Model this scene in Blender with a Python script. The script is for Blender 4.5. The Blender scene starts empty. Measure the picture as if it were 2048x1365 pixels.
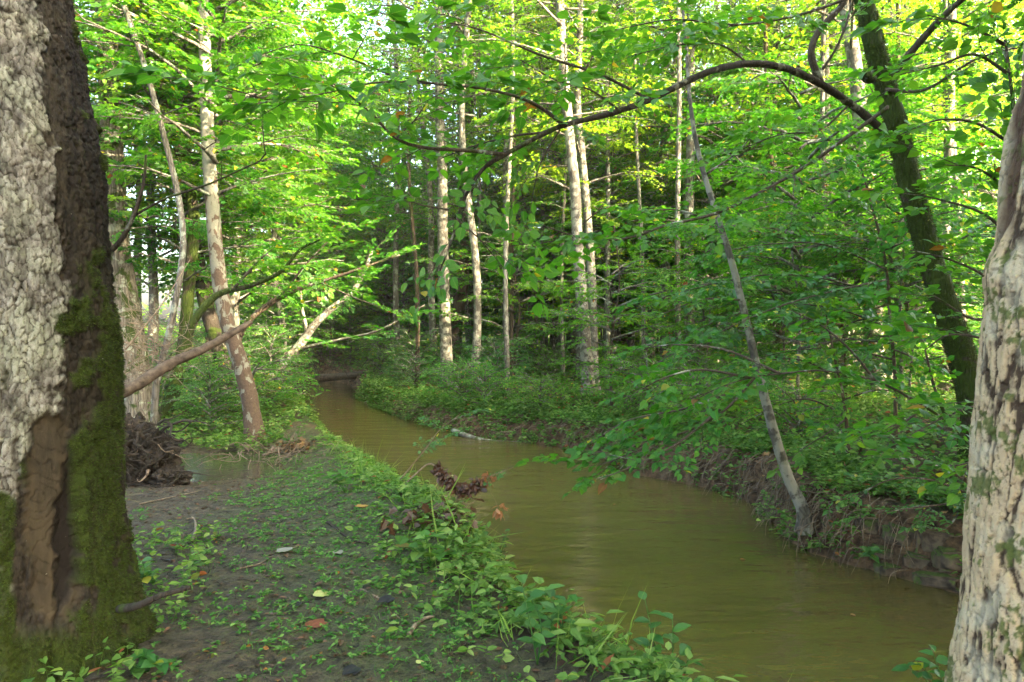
import bpy, math
import numpy as np
from mathutils import Vector

# ------------------------------------------------------------------ camera, sky, sun, exposure
sc = bpy.context.scene
F = 1365.0; HZ = 655.0; CAMZ = 1.5          # focal length in photo pixels, horizon row, eye height
cam_d = bpy.data.cameras.new('camera'); cam = bpy.data.objects.new('camera', cam_d)
sc.collection.objects.link(cam); sc.camera = cam
cam.location = (0, 0, CAMZ); cam.rotation_euler = (math.radians(90), 0, 0)
cam_d.sensor_width = 36; cam_d.lens = 24; cam_d.shift_y = (HZ - 682.5) / 2048.0
cam_d.clip_start = 0.05; cam_d.clip_end = 1500
cam_d.dof.use_dof = True; cam_d.dof.focus_distance = 9.0; cam_d.dof.aperture_fstop = 11.0
SUN_AZ, SUN_EL = math.radians(124), math.radians(25)
w = bpy.data.worlds.new("World"); sc.world = w; w.use_nodes = True
nt = w.node_tree; nt.nodes.clear()
sky = nt.nodes.new('ShaderNodeTexSky'); sky.sky_type = 'NISHITA'; sky.sun_disc = False
sky.sun_elevation = SUN_EL; sky.sun_rotation = SUN_AZ; sky.air_density = 1.0; sky.dust_density = 7.0; sky.ozone_density = 0.2
bg = nt.nodes.new('ShaderNodeBackground'); bg.inputs[1].default_value = 0.15
wo = nt.nodes.new('ShaderNodeOutputWorld')
nt.links.new(sky.outputs[0], bg.inputs[0]); nt.links.new(bg.outputs[0], wo.inputs[0])
sd_ = bpy.data.lights.new('sun', 'SUN'); sd_.energy = 4.3; sd_.angle = math.radians(0.6); sd_.color = (1.0, 0.80, 0.52)
sun = bpy.data.objects.new('sun', sd_); sc.collection.objects.link(sun)
sv = Vector((math.sin(SUN_AZ)*math.cos(SUN_EL), math.cos(SUN_AZ)*math.cos(SUN_EL), math.sin(SUN_EL)))
sun.rotation_euler = sv.to_track_quat('Z', 'Y').to_euler()
vs = sc.view_settings; vs.view_transform = 'Standard'; vs.look = 'None'; vs.gamma = 1; vs.use_curve_mapping = False
vs.exposure = 4.05
cy = sc.cycles
cy.max_bounces = 7; cy.diffuse_bounces = 5; cy.glossy_bounces = 3; cy.transmission_bounces = 4; cy.transparent_max_bounces = 8
cy.caustics_reflective = False; cy.caustics_refractive = False; cy.sample_clamp_indirect = 6.0
cy.use_adaptive_sampling = True; cy.adaptive_threshold = 0.01
try:
    cy.use_denoising = True; cy.denoiser = 'OPENIMAGEDENOISE'
    cy.denoising_input_passes = 'RGB_ALBEDO_NORMAL'
except Exception: pass

# ------------------------------------------------------------------ numeric helpers
rng = np.random.default_rng(7)
TBL = np.random.default_rng(11).random((64, 64, 64))
T2 = np.random.default_rng(12).random((64, 64, 3))
def vnoise(p):
    p = np.asarray(p, float); i = np.floor(p).astype(int); f = p - i; f = f*f*(3-2*f); i &= 63; j = (i+1) & 63
    x0, y0, z0 = i[..., 0], i[..., 1], i[..., 2]; x1, y1, z1 = j[..., 0], j[..., 1], j[..., 2]
    fx, fy, fz = f[..., 0], f[..., 1], f[..., 2]
    a = TBL[x0, y0, z0]*(1-fx)+TBL[x1, y0, z0]*fx; b = TBL[x0, y1, z0]*(1-fx)+TBL[x1, y1, z0]*fx
    c = TBL[x0, y0, z1]*(1-fx)+TBL[x1, y0, z1]*fx; d = TBL[x0, y1, z1]*(1-fx)+TBL[x1, y1, z1]*fx
    return (a*(1-fy)+b*fy)*(1-fz)+(c*(1-fy)+d*fy)*fz
def fbm(p, o=4):
    s = 0; a = .5
    p = np.asarray(p, float)
    for k in range(o): s = s+a*(vnoise(p*2**k+k*7.3)-.5); a *= .5
    return s*1.4
def worley(u, v):
    iu = np.floor(u).astype(int); iv = np.floor(v).astype(int)
    f1 = np.full(u.shape, 9.); f2 = np.full(u.shape, 9.); idn = np.zeros(u.shape)
    for a in (-1, 0, 1):
        for b in (-1, 0, 1):
            ci = (iu+a) & 63; cj = (iv+b) & 63; r = T2[ci, cj]
            d = np.hypot(iu+a+r[..., 0]-u, iv+b+r[..., 1]-v)
            m = d < f1; f2 = np.where(m, f1, np.minimum(f2, d)); idn = np.where(m, r[..., 2], idn); f1 = np.where(m, d, f1)
    return f1, f2, idn
def sst(a, b, x): t = np.clip((x-a)/(b-a), 0, 1); return t*t*(3-2*t)
def P(px, py, D): return np.array([(px-1024)/F*D, D, CAMZ-(py-HZ)/F*D])
def nrm(a): return a/np.maximum(np.linalg.norm(a, axis=-1, keepdims=True), 1e-9)
def smooth(pts, n):
    p = np.array(pts, float); k = len(p)
    if k == 2: t = np.linspace(0, 1, n)[:, None]; return p[0]*(1-t)+p[1]*t
    q = np.vstack([2*p[0]-p[1], p, 2*p[-1]-p[-2]])
    s = np.linspace(0, k-1-1e-6, n); i = s.astype(int); t = (s-i)[:, None]
    a, b, c, d = q[i], q[i+1], q[i+2], q[i+3]
    return .5*((2*b)+(-a+c)*t+(2*a-5*b+4*c-d)*t**2+(-a+3*b-3*c+d)*t**3)

# ------------------------------------------------------------------ mesh accumulator
class Acc:
    def __init__(s): s.V = []; s.Fc = []; s.A = []; s.n = 0
    def add(s, V, faces, m=0, lf=None):
        V = np.asarray(V, float).reshape(-1, 3)
        for f in (faces if isinstance(faces, list) else [faces]):
            f = np.asarray(f, int)
            if len(f): s.Fc.append((f+s.n, m))
        s.V.append(V); s.A.append(np.zeros((len(V), 3)) if lf is None else np.asarray(lf, float).reshape(-1, 3)); s.n += len(V)
    def mesh(s, name, mats, sm=False, off=None):
        me = bpy.data.meshes.new(name); V = np.vstack(s.V)
        if off is not None: V = V-np.asarray(off)
        me.vertices.add(len(V)); me.vertices.foreach_set('co', V.ravel().astype(np.float32))
        lv = np.concatenate([f.ravel() for f, m in s.Fc]); sz = np.concatenate([np.full(len(f), f.shape[1]) for f, m in s.Fc])
        mi = np.concatenate([np.full(len(f), m) for f, m in s.Fc])
        me.loops.add(len(lv)); me.loops.foreach_set('vertex_index', lv.astype(np.int32))
        me.polygons.add(len(sz)); me.polygons.foreach_set('loop_start', (np.cumsum(sz)-sz).astype(np.int32))
        me.polygons.foreach_set('material_index', mi.astype(np.int32))
        me.polygons.foreach_set('use_smooth', np.full(len(sz), bool(sm)))
        at = me.attributes.new('lf', 'FLOAT_VECTOR', 'POINT'); at.data.foreach_set('vector', np.vstack(s.A).ravel().astype(np.float32))
        for m in mats: me.materials.append(m)
        me.update(calc_edges=True)
        return me
    def build(s, name, mats, parent=None, off=None, sm=False):
        o = bpy.data.objects.new(name, s.mesh(name, mats, sm, off)); sc.collection.objects.link(o)
        if parent is not None: o.parent = parent
        elif off is not None: o.location = tuple(off)
        return o
def tag(o, label=None, cat=None, group=None, kind=None):
    if label: o['label'] = label
    if cat: o['category'] = cat
    if group: o['group'] = group
    if kind: o['kind'] = kind
    return o
def thing(name, loc, label, cat, group=None):
    o = bpy.data.objects.new(name, None); sc.collection.objects.link(o); o.location = tuple(loc); o.empty_display_size = .2
    return tag(o, label, cat, group)

def tube(acc, path, rad, sides=8, m=0, rough=0.0, seed=0., flare=None):
    p = np.asarray(path, float); n = len(p); rad = np.broadcast_to(np.asarray(rad, float), (n,))
    t = nrm(np.gradient(p, axis=0)); u = np.zeros((n, 3))
    ref = np.array([1., 0, 0]) if abs(t[0][0]) < .8 else np.array([0, 1., 0])
    u0 = nrm(np.cross(t[0], ref)); 
    for i in range(n):
        u0 = nrm(u0-t[i]*np.dot(u0, t[i])); u[i] = u0
    v = np.cross(t, u); th = np.linspace(0, 2*math.pi, sides, endpoint=False)
    ring = np.cos(th)[None, :, None]*u[:, None]+np.sin(th)[None, :, None]*v[:, None]
    R = rad[:, None, None]*np.ones((n, sides, 1))
    if rough:
        q = p[:, None]+ring*rad[:, None, None]*1.
        R = R*(1+rough*fbm(q/np.maximum(rad.mean(), .01)*1.1+seed, 3)[..., None]*2)
    V = (p[:, None]+ring*R).reshape(-1, 3)
    i = np.arange(n-1)[:, None]*sides; j = np.arange(sides)[None]; k = (j+1) % sides
    Fq = np.stack([i+j, i+k, i+k+sides, i+j+sides], -1).reshape(-1, 4)
    along = np.repeat(np.linspace(0, 1, n), sides)
    lf = np.stack([along, np.tile(th, n), np.full(n*sides, .3+.5*((seed*.137) % 1))], 1)
    acc.add(V, [Fq, np.arange(sides)[::-1][None], (n-1)*sides+np.arange(sides)[None]], m, lf)

# leaf templates in (u along, v across, w up)
def leaf_template(kind):
    if kind == 'near':
        us = np.array([0, .12, .34, .6, .82, 1.]); hw = np.array([0, .2, .33, .29, .14, 0])
        V = [(u, 0) for u in us]+[(u, h) for u, h in zip(us[1:5], hw[1:5])]+[(u, -h) for u, h in zip(us[1:5], hw[1:5])]
        V = np.array(V); Q = []; Tn = []
        Tn += [(0, 1, 6), (4, 5, 9), (0, 10, 1), (4, 13, 5)]
        for a in range(3): Q += [(1+a, 2+a, 7+a, 6+a), (1+a, 10+a, 11+a, 2+a)]
        faces = [np.array(Q), np.array(Tn)]
    elif kind == 'mid':
        V = np.array([(0, 0), (.28, .3), (.68, .25), (1, 0), (.68, -.25), (.28, -.3)]); faces = [np.array([(0, 3, 2, 1), (0, 5, 4, 3)])]
    elif kind == 'lobed':
        V = np.array([(0, 0), (.1, .42), (.42, .22), (.62, .38), (1, 0), (.62, -.38), (.42, -.22), (.1, -.42)]); faces = [np.array([(0, 4, 3, 2, 1), (0, 7, 6, 5, 4)])]
    elif kind == 'narrow':
        V = np.array([(0, 0), (.3, .15), (.7, .11), (1, 0), (.7, -.11), (.3, -.15)]); faces = [np.array([(0, 3, 2, 1), (0, 5, 4, 3)])]
    elif kind == 'blade':
        V = np.array([(0, .02), (.5, .022), (1, 0), (.5, -.022), (0, -.02)]); faces = [np.array([(0, 1, 2, 3, 4)])]
    else:
        V = np.array([(0, 0), (.45, .3), (1, 0), (.45, -.3)]); faces = [np.array([(0, 3, 2, 1)])]
    return V, faces
LT = {k: leaf_template(k) for k in ('near', 'mid', 'far', 'lobed', 'narrow', 'blade')}
def leaves(acc, Pn, D, N, L, kind='mid', m=1, tint=None, curl=.18, fold=.25, wid=1.0, r=None):
    r = r or rng
    Pn = np.asarray(Pn, float); n = len(Pn)
    if n == 0: return
    tv, tf = LT[kind]; k = len(tv)
    D = nrm(np.broadcast_to(D, (n, 3))); S = nrm(np.cross(np.broadcast_to(N, (n, 3)), D)); W = np.cross(D, S)
    L = np.broadcast_to(L, (n,)); cu = curl*r.uniform(.3, 1.7, n); fo = fold*r.uniform(.2, 1.8, n)
    u = tv[:, 0][None, :, None]; v = tv[:, 1][None, :, None]*wid
    w_ = -cu[:, None, None]*u**2+fo[:, None, None]*abs(v)
    V = Pn[:, None]+L[:, None, None]*(D[:, None]*u+S[:, None]*v+W[:, None]*w_)
    fs = [(f[None]+(np.arange(n)*k)[:, None, None]).reshape(-1, f.shape[1]) for f in tf]
    tint = r.random(n) if tint is None else np.broadcast_to(tint, (n,))
    lf = np.stack([np.broadcast_to(tv[:, 0], (n, k)), np.broadcast_to(tv[:, 1], (n, k)), np.broadcast_to(tint[:, None], (n, k))], -1)
    acc.add(V.reshape(-1, 3), fs, m, lf)

# a flat leafy spray: a twig of length one with side twigs and leaves in a nearly level plane
class Tmpl: pass
def make_spray(seed, kind='mid', leaf=.085, gap=.075, side=.34, spread=1.0, twigs=True, droop=.16):
    r = np.random.default_rng(seed); ac = Acc(); lp = []; ld = []; ln = []; ll = []
    def axis(t, s1=r.uniform(-.08, .08), s2=r.uniform(.5, 1)):
        return np.array([t, s1*math.sin(t*3), -droop*s2*t*t])
    pts = np.array([axis(t) for t in np.linspace(0, 1, 6)])
    if twigs: tube(ac, pts, np.linspace(.006, .0018, 6), 4 if kind == 'near' else 3, 0)
    s = 1; t = .12
    def put(p, d, L):
        lp.append(p); ld.append(d+r.normal(0, .18, 3)+np.array([0, 0, -.12])); ln.append(np.array([0, 0, 1])+r.normal(0, .33, 3)); ll.append(L)
    while t < 1.0:
        p = axis(t); s = -s
        if r.random() < .62 and t < .88:
            L2 = side*(1.15-t)*r.uniform(.7, 1.2); a = s*math.radians(r.uniform(38, 62)); d = np.array([math.cos(a), math.sin(a)*spread, r.uniform(-.15, .1)])
            q = np.array([p+d*L2*x+np.array([0, 0, -.1*L2*x*x]) for x in (0, .5, 1)])
            if twigs: tube(ac, q, [.0028, .002, .0013], 3, 0)
            x = .25; s2 = 1
            while x < 1:
                s2 = -s2; a2 = a+s2*math.radians(r.uniform(35, 60)); put(p+d*L2*x, np.array([math.cos(a2), math.sin(a2), 0]), leaf*r.uniform(.5, 1.2)); x += gap/L2*.85
            put(q[-1], d, leaf*r.uniform(.9, 1.2))
        else:
            a = s*math.radians(r.uniform(40, 65)); put(p, np.array([math.cos(a), math.sin(a), 0]), leaf*r.uniform(.7, 1.15))
        t += gap*r.uniform(.7, 1.2)
    put(axis(1.0), np.array([1, 0, 0]), leaf*1.15)
    T = Tmpl(); T.kind = kind
    if twigs: T.wV = np.vstack(ac.V); T.wF = [f for f, m in ac.Fc]
    else: T.wV = None
    lac = Acc(); leaves(lac, np.array(lp), np.array(ld), np.array(ln), np.array(ll), kind, r=r)
    T.lV = lac.V[0]; T.lA = lac.A[0]; T.lF = [f for f, m in lac.Fc]; T.nl = len(lp); T.k = len(LT[kind][0])
    return T
def place(acc, T, pos, X, Z, s, r=None, wm=0, lm=1, tshift=0.):
    r = r or rng
    n = len(pos)
    if n == 0: return
    X = nrm(np.asarray(X, float)); Y = nrm(np.cross(Z, X)); Zz = np.cross(X, Y); R = np.stack([X, Y, Zz], 1)  # rows
    s = np.broadcast_to(s, (n,))
    def tr(V): return (np.einsum('vk,nkj->nvj', V, R)*s[:, None, None]+np.asarray(pos)[:, None])
    if T.wV is not None:
        nv = len(T.wV); acc.add(tr(T.wV).reshape(-1, 3), [(f[None]+(np.arange(n)*nv)[:, None, None]).reshape(-1, f.shape[1]) for f in T.wF], wm)
    nv = len(T.lV); tint = np.clip(r.random((n, T.nl))*1+0, 0, 1); tint = np.repeat(tint, T.k, axis=1)
    if tshift: tint = np.where(tint > .06, np.clip(tint+tshift, .07, 1), tint)
    A = np.broadcast_to(T.lA, (n, nv, 3)).copy(); A[..., 2] = tint
    acc.add(tr(T.lV).reshape(-1, 3), [(f[None]+(np.arange(n)*nv)[:, None, None]).reshape(-1, f.shape[1]) for f in T.lF], lm, A.reshape(-1, 3))

SP_NEAR = [make_spray(s, 'near', leaf=.17, gap=.10, side=.5, droop=.2) for s in range(4)]
SP_MID = [make_spray(20+s, 'mid', leaf=.12, gap=.075, side=.45) for s in range(4)]
SP_LOB = [make_spray(30+s, 'lobed', leaf=.12, gap=.075, side=.45, droop=.2) for s in range(3)]
SP_FAR = [make_spray(40+s, 'far', leaf=.12, gap=.085, side=.5, twigs=False, droop=.25) for s in range(4)]

def foliage_along(acc, path, T, spacing, size, r, t0=.15, flat=.25, up=0., side_ang=(25, 80), tshift=0., both=True):
    """sprays along a branch path, alternating sides"""
    p = np.asarray(path); seg = np.linalg.norm(np.diff(p, axis=0), axis=1); cum = np.concatenate([[0], np.cumsum(seg)]); L = cum[-1]
    n = max(1, int(L*(1-t0)/spacing)); s = (t0+(1-t0)*(np.arange(n)+r.random(n)*.6)/n)*L
    s = np.minimum(s, L); pos = np.stack([np.interp(s, cum, p[:, k]) for k in range(3)], 1)
    tg = nrm(np.stack([np.interp(s, cum, nrm(np.gradient(p, axis=0))[:, k]) for k in range(3)], 1))
    sg = np.where(np.arange(n) % 2 == 0, 1., -1.)
    a = sg*np.radians(r.uniform(*side_ang, n)); a[-1] *= .15
    h = tg.copy(); h[:, 2] *= .5; h = nrm(h)
    X = np.stack([h[:, 0]*np.cos(a)-h[:, 1]*np.sin(a), h[:, 0]*np.sin(a)+h[:, 1]*np.cos(a), h[:, 2]+up+r.normal(0, .18, n)], 1)
    Z = np.array([0, 0, 1.])+r.normal(0, flat, (n, 3))
    sz = size*r.uniform(.65, 1.2, n)
    ch = r.integers(0, len(T), n)
    for k in range(len(T)):
        mk = ch == k
        if mk.any(): place(acc, T[k], pos[mk], X[mk], Z[mk], sz[mk], r, tshift=tshift)

# ------------------------------------------------------------------ materials
def mat(name):
    m = bpy.data.materials.new(name); m.use_nodes = True; n = m.node_tree; n.nodes.clear(); return m, n
def N(n, t, **kw):
    x = n.nodes.new('ShaderNode'+t)
    for k, v in kw.items():
        if k.startswith('_'): setattr(x, k[1:], v)
        else:
            key = k.replace('__', ' ')
            x.inputs[int(key[1:]) if key[0] == 'i' and key[1:].isdigit() else key].default_value = v
    return x
def ramp(n, src, stops, interp='LINEAR'):
    r = n.nodes.new('ShaderNodeValToRGB'); r.color_ramp.interpolation = interp; e = r.color_ramp.elements
    while len(e) < len(stops): e.new(.5)
    for i, (p, c) in enumerate(stops):
        e[i].position = p; e[i].color = (*(c if hasattr(c, '__len__') else (c, c, c)), 1)
    n.links.new(src, r.inputs[0]); return r.outputs[0]
def mix(n, fac, a, b, typ='RGBA', bt='MIX'):
    x = n.nodes.new('ShaderNodeMix'); x.data_type = typ; x.blend_type = bt
    ins = {'RGBA': (6, 7), 'FLOAT': (2, 3)}[typ]; out = {'RGBA': 2, 'FLOAT': 0}[typ]
    for k, v in ((0, fac), (ins[0], a), (ins[1], b)):
        if hasattr(v, 'is_linked') or isinstance(v, bpy.types.NodeSocket): n.links.new(v, x.inputs[k])
        elif hasattr(v, '__len__'): x.inputs[k].default_value = (*v, 1)
        else: x.inputs[k].default_value = v
    return x.outputs[out]
def math_(n, op, a, b=0., c=None, clamp=False):
    x = n.nodes.new('ShaderNodeMath'); x.operation = op; x.use_clamp = clamp
    for k, v in enumerate((a, b) if c is None else (a, b, c)):
        if isinstance(v, bpy.types.NodeSocket): n.links.new(v, x.inputs[k])
        else: x.inputs[k].default_value = v
    return x.outputs[0]
def coords(n, scale=(1, 1, 1), obj=True):
    tc = n.nodes.new('ShaderNodeTexCoord'); mp = n.nodes.new('ShaderNodeMapping'); mp.inputs['Scale'].default_value = scale
    n.links.new(tc.outputs['Object' if obj else 'Generated'], mp.inputs[0]); return mp.outputs[0]
def noise(n, co, scale, detail=4, rough=.55, dist=0.):
    x = n.nodes.new('ShaderNodeTexNoise'); x.inputs['Scale'].default_value = scale; x.inputs['Detail'].default_value = detail
    x.inputs['Roughness'].default_value = rough; x.inputs['Distortion'].default_value = dist; n.links.new(co, x.inputs['Vector']); return x.outputs[0]
def finish(n, col, rough=.85, bump=None, bstr=.5, bdist=.01, spec=.3):
    b = n.nodes.new('ShaderNodeBsdfPrincipled'); o = n.nodes.new('ShaderNodeOutputMaterial')
    if isinstance(col, bpy.types.NodeSocket): n.links.new(col, b.inputs['Base Color'])
    else: b.inputs['Base Color'].default_value = (*col, 1)
    if isinstance(rough, bpy.types.NodeSocket): n.links.new(rough, b.inputs['Roughness'])
    else: b.inputs['Roughness'].default_value = rough
    b.inputs['Specular IOR Level'].default_value = spec
    if bump is not None:
        bp = n.nodes.new('ShaderNodeBump'); bp.inputs['Strength'].default_value = bstr; bp.inputs['Distance'].default_value = bdist
        n.links.new(bump, bp.inputs['Height']); n.links.new(bp.outputs[0], b.inputs['Normal'])
    n.links.new(b.outputs[0], o.inputs[0]); return b

def leaf_mat(name, stops, trans=.45, tmul=(1.9, 2.0, .55), rough=.42, spec=.35, objvar=.25, veins=False):
    m, n = mat(name)
    at = N(n, 'Attribute', _attribute_name='lf'); sp = n.nodes.new('ShaderNodeSeparateXYZ'); n.links.new(at.outputs['Vector'], sp.inputs[0])
    col = ramp(n, sp.outputs[2], stops)
    oi = n.nodes.new('ShaderNodeObjectInfo'); hs = n.nodes.new('ShaderNodeHueSaturation')
    n.links.new(math_(n, 'MULTIPLY_ADD', oi.outputs['Random'], objvar, 1-objvar/2), hs.inputs['Value'])
    n.links.new(math_(n, 'MULTIPLY_ADD', oi.outputs['Random'], -.035, .515), hs.inputs['Hue']); n.links.new(col, hs.inputs['Color']); col = hs.outputs[0]
    if veins:
        av = math_(n, 'ABSOLUTE', sp.outputs[1]); ph = math_(n, 'SUBTRACT', math_(n, 'MULTIPLY', sp.outputs[0], 9.), math_(n, 'MULTIPLY', av, 11.))
        vv = math_(n, 'GREATER_THAN', math_(n, 'FRACT', ph), .84); mid = math_(n, 'LESS_THAN', av, .02)
        vein = math_(n, 'MAXIMUM', math_(n, 'MULTIPLY', vv, .45), mid, clamp=True)
        col = mix(n, math_(n, 'MULTIPLY', vein, .35), col, (.16, .22, .06))
    tm = mix(n, 1., col, tmul, bt='MULTIPLY')
    pb = n.nodes.new('ShaderNodeBsdfPrincipled'); n.links.new(col, pb.inputs['Base Color']); pb.inputs['Roughness'].default_value = rough; pb.inputs['Specular IOR Level'].default_value = spec
    tb = n.nodes.new('ShaderNodeBsdfTranslucent'); n.links.new(tm, tb.inputs[0])
    ms = n.nodes.new('ShaderNodeMixShader'); ms.inputs[0].default_value = trans; o = n.nodes.new('ShaderNodeOutputMaterial')
    n.links.new(pb.outputs[0], ms.inputs[1]); n.links.new(tb.outputs[0], ms.inputs[2]); n.links.new(ms.outputs[0], o.inputs[0]); return m
BR = (.16, .06, .02); YE = (.42, .33, .03)
GR = [(0, BR), (.010, BR), (.012, YE), (.014, YE), (.018, (.028, .105, .016)), (.5, (.045, .15, .018)), (1, (.085, .20, .022))]
M_LEAF = leaf_mat('leaf_green', GR, veins=True, spec=.25, rough=.5)
M_LEAFM = leaf_mat('leaf_wood_green', GR, trans=.55, tmul=(1.9, 2.1, .5))
M_LEAFY = leaf_mat('leaf_sunny_green', [(0, YE), (.012, YE), (.02, (.065, .16, .015)), (1, (.13, .235, .025))], trans=.6, tmul=(1.95, 2.05, .5))
M_LEAFD = leaf_mat('leaf_bluegreen', [(0, (.3, .3, .03)), (.02, (.3, .3, .03)), (.04, (.025, .095, .022)), (1, (.06, .16, .035))], trans=.4, tmul=(1.6, 2.0, .7))
M_HERB = leaf_mat('herb_leaf', [(0, BR), (.02, (.2, .09, .03)), (.03, (.035, .10, .018)), (.6, (.075, .17, .032)), (1, (.16, .25, .07))], trans=.35, tmul=(1.7, 2, .8), objvar=.1, spec=.18, rough=.55)
M_DEAD = leaf_mat('dead_leaf', [(0, (.03, .018, .012)), (.4, (.09, .045, .022)), (.8, (.2, .1, .04)), (1, (.35, .22, .08))], trans=.15, tmul=(1.5, 1.2, .8), objvar=.2)
M_MOSSF = leaf_mat('moss_fibre', [(0, (.03, .024, .01)), (.25, (.014, .024, .004)), (1, (.045, .078, .007))], trans=.3, tmul=(1.6, 1.6, .6), objvar=0., rough=.8)

def bark_mat(name, dark, light, lich=(.5, .53, .46), lich_amt=.5, moss_amt=0., vs_=(9, 9, 2.2), bstr=.8, bd=.012, moss_low=None):
    m, n = mat(name); co = coords(n, vs_); c2 = coords(n)
    a = noise(n, co, 2.2, 6, .65, .4); vo = N(n, 'TexVoronoi', Scale=2.6); vo.feature = 'DISTANCE_TO_EDGE'; n.links.new(co, vo.inputs['Vector'])
    crack = ramp(n, vo.outputs[0], [(0, 0.), (.14, 1.)]); fac = ramp(n, a, [(.32, 0.), (.68, 1.)])
    h = mix(n, .5, fac, crack)
    col = mix(n, h, dark, light)
    l1 = noise(n, c2, 7., 5, .6); th = .62-.28*lich_amt
    col = mix(n, math_(n, 'MULTIPLY', ramp(n, l1, [(th, 0.), (th+.07, 1.)]), .85), col, lich)
    l2 = noise(n, c2, 3.1, 5, .62, 1.)
    if moss_amt > 0 or moss_low:
        mo = ramp(n, l2, [(.6-.3*moss_amt, 0.), (.66-.3*moss_amt, 1.)])
        if moss_low:
            tc = n.nodes.new('ShaderNodeTexCoord'); sp = n.nodes.new('ShaderNodeSeparateXYZ'); n.links.new(tc.outputs['Object'], sp.inputs[0])
            mo = math_(n, 'MULTIPLY', mo, math_(n, 'SUBTRACT', moss_low, sp.outputs[2], clamp=True))
        col = mix(n, mo, col, mix(n, l1, (.02, .03, .006), (.045, .07, .008)))
    hb = math_(n, 'ADD', h, math_(n, 'MULTIPLY', noise(n, c2, 60., 3), .3))
    finish(n, col, .9, hb, bstr, bd, .2); return m
MB = {
 'pale': bark_mat('bark_pale_lichen', (.035, .03, .025), (.10, .095, .078), (.20, .20, .165), .5, 0.25, (7, 7, 2.6), .5, .008, moss_low=.9),
 'grey': bark_mat('bark_grey', (.04, .035, .028), (.13, .12, .10), (.23, .26, .21), .35, .3, (8, 8, 1.6), .8, .02, moss_low=1.2),
 'shag': bark_mat('bark_shaggy', (.045, .037, .028), (.18, .16, .125), (.28, .3, .23), .2, .25, (10, 10, .9), 1., .035),
 'brown': bark_mat('bark_brown', (.03, .021, .015), (.11, .08, .055), (.2, .2, .16), .1, .2, (9, 9, 1.6), .8, .02),
 'dark': bark_mat('bark_dark', (.01, .008, .006), (.036, .029, .022), (.12, .13, .1), .05, .2, (10, 10, 2), .7, .012),
 'moss': bark_mat('bark_mossy', (.016, .012, .009), (.07, .052, .036), (.16, .17, .12), .0, .72, (9, 9, 1.8), 1., .02),
 'arch': bark_mat('bark_arch', (.012, .010, .007), (.052, .041, .03), (.2, .2, .15), .25, .1, (14, 14, 5), .6, .006),
 'branch': bark_mat('bark_branch', (.025, .019, .014), (.09, .072, .054), (.28, .3, .25), .15, .05, (30, 30, 6), .5, .004),
}
def syc_mat():
    m, n = mat('bark_sycamore'); c2 = coords(n); co = coords(n, (1, 1, .55))
    tc = n.nodes.new('ShaderNodeTexCoord'); sp = n.nodes.new('ShaderNodeSeparateXYZ'); n.links.new(tc.outputs['Object'], sp.inputs[0])
    a = noise(n, co, 9., 4, .6, .6); hh = math_(n, 'MULTIPLY', sp.outputs[2], .055)
    f = ramp(n, math_(n, 'ADD', a, hh), [(.62, 0.), (.66, 1.)])
    br = mix(n, noise(n, c2, 30., 5), (.03, .02, .014), (.105, .074, .05)); wh = mix(n, noise(n, c2, 12., 4), (.11, .11, .085), (.19, .19, .15))
    finish(n, mix(n, f, br, wh), .85, math_(n, 'SUBTRACT', noise(n, c2, 45., 5), math_(n, 'MULTIPLY', f, .5)), .7, .012, .2); return m
MB['syc'] = syc_mat()
def simple_mat(name, a, b, sc_=8., rough=.9, bd=.01, bs=.6, spec=.2, det=6):
    m, n = mat(name); c = coords(n); f = noise(n, c, sc_, det, .65)
    finish(n, mix(n, ramp(n, f, [(.3, 0.), (.7, 1.)]), a, b), rough, f, bs, bd, spec); return m
M_ROOT = simple_mat('root_wood', (.007, .006, .004), (.045, .035, .025), 22., bd=.03, bs=1.)
M_STICK = simple_mat('stick_wood', (.06, .045, .032), (.22, .17, .12), 20., bd=.004)
M_LOG = simple_mat('log_wood', (.02, .014, .010), (.10, .075, .053), 14.)

# ------------------------------------------------------------------ terrain
LE = np.array([(40, -8), (14, -3), (8, 0), (4, 1.7), (2.4, 2.5), (1.2, 3.1), (.6, 3.85), (.3, 4.3), (.05, 5.2), (-.25, 6.0), (-.64, 6.8), (-1.25, 8.4), (-2.0, 9.9), (-3.4, 12.7), (-4.8, 15.6), (-6.1, 17.5), (-7.9, 20.5), (-11, 22.3), (-30, 23), (-80, 20)])
RE = np.array([(40, -4), (14, 1), (8, 3.0), (4.6, 4.4), (3.3, 5.0), (3.05, 5.35), (2.6, 6.0), (2.55, 6.7), (2.7, 7.7), (2.35, 8.5), (1.7, 9.2), (1.35, 10.5), (.55, 11.6), (-.9, 12.7), (-1.8, 14), (-2.7, 15.6), (-4.2, 18.8), (-5.2, 22.7), (-6.3, 25), (-11, 26.5), (-30, 27), (-80, 24)])
POLY = np.vstack([LE, RE[::-1]])
def seg_dist(x, y, pl):
    d = np.full(x.shape, 1e9)
    for a, b in zip(pl[:-1], pl[1:]):
        ab = b-a; t = np.clip(((x-a[0])*ab[0]+(y-a[1])*ab[1])/(ab@ab), 0, 1); d = np.minimum(d, np.hypot(x-a[0]-t*ab[0], y-a[1]-t*ab[1]))
    return d
def inside(x, y):
    c = np.zeros(x.shape, bool)
    for a, b in zip(POLY, np.roll(POLY, -1, 0)):
        if a[1] == b[1]: continue
        m = ((a[1] > y) != (b[1] > y)) & (x < (b[0]-a[0])*(y-a[1])/(b[1]-a[1])+a[0]); c ^= m
    return c
WZ = -.5
def field(x, y):
    x = np.asarray(x, float); y = np.asarray(y, float)
    wob = .16*fbm(np.stack([x*1.1, y*1.1, 0*x], -1), 3)
    dl = seg_dist(x, y, LE); dr = seg_dist(x, y, RE); ins = inside(x, y); return dl, dr, ins, wob
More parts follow.
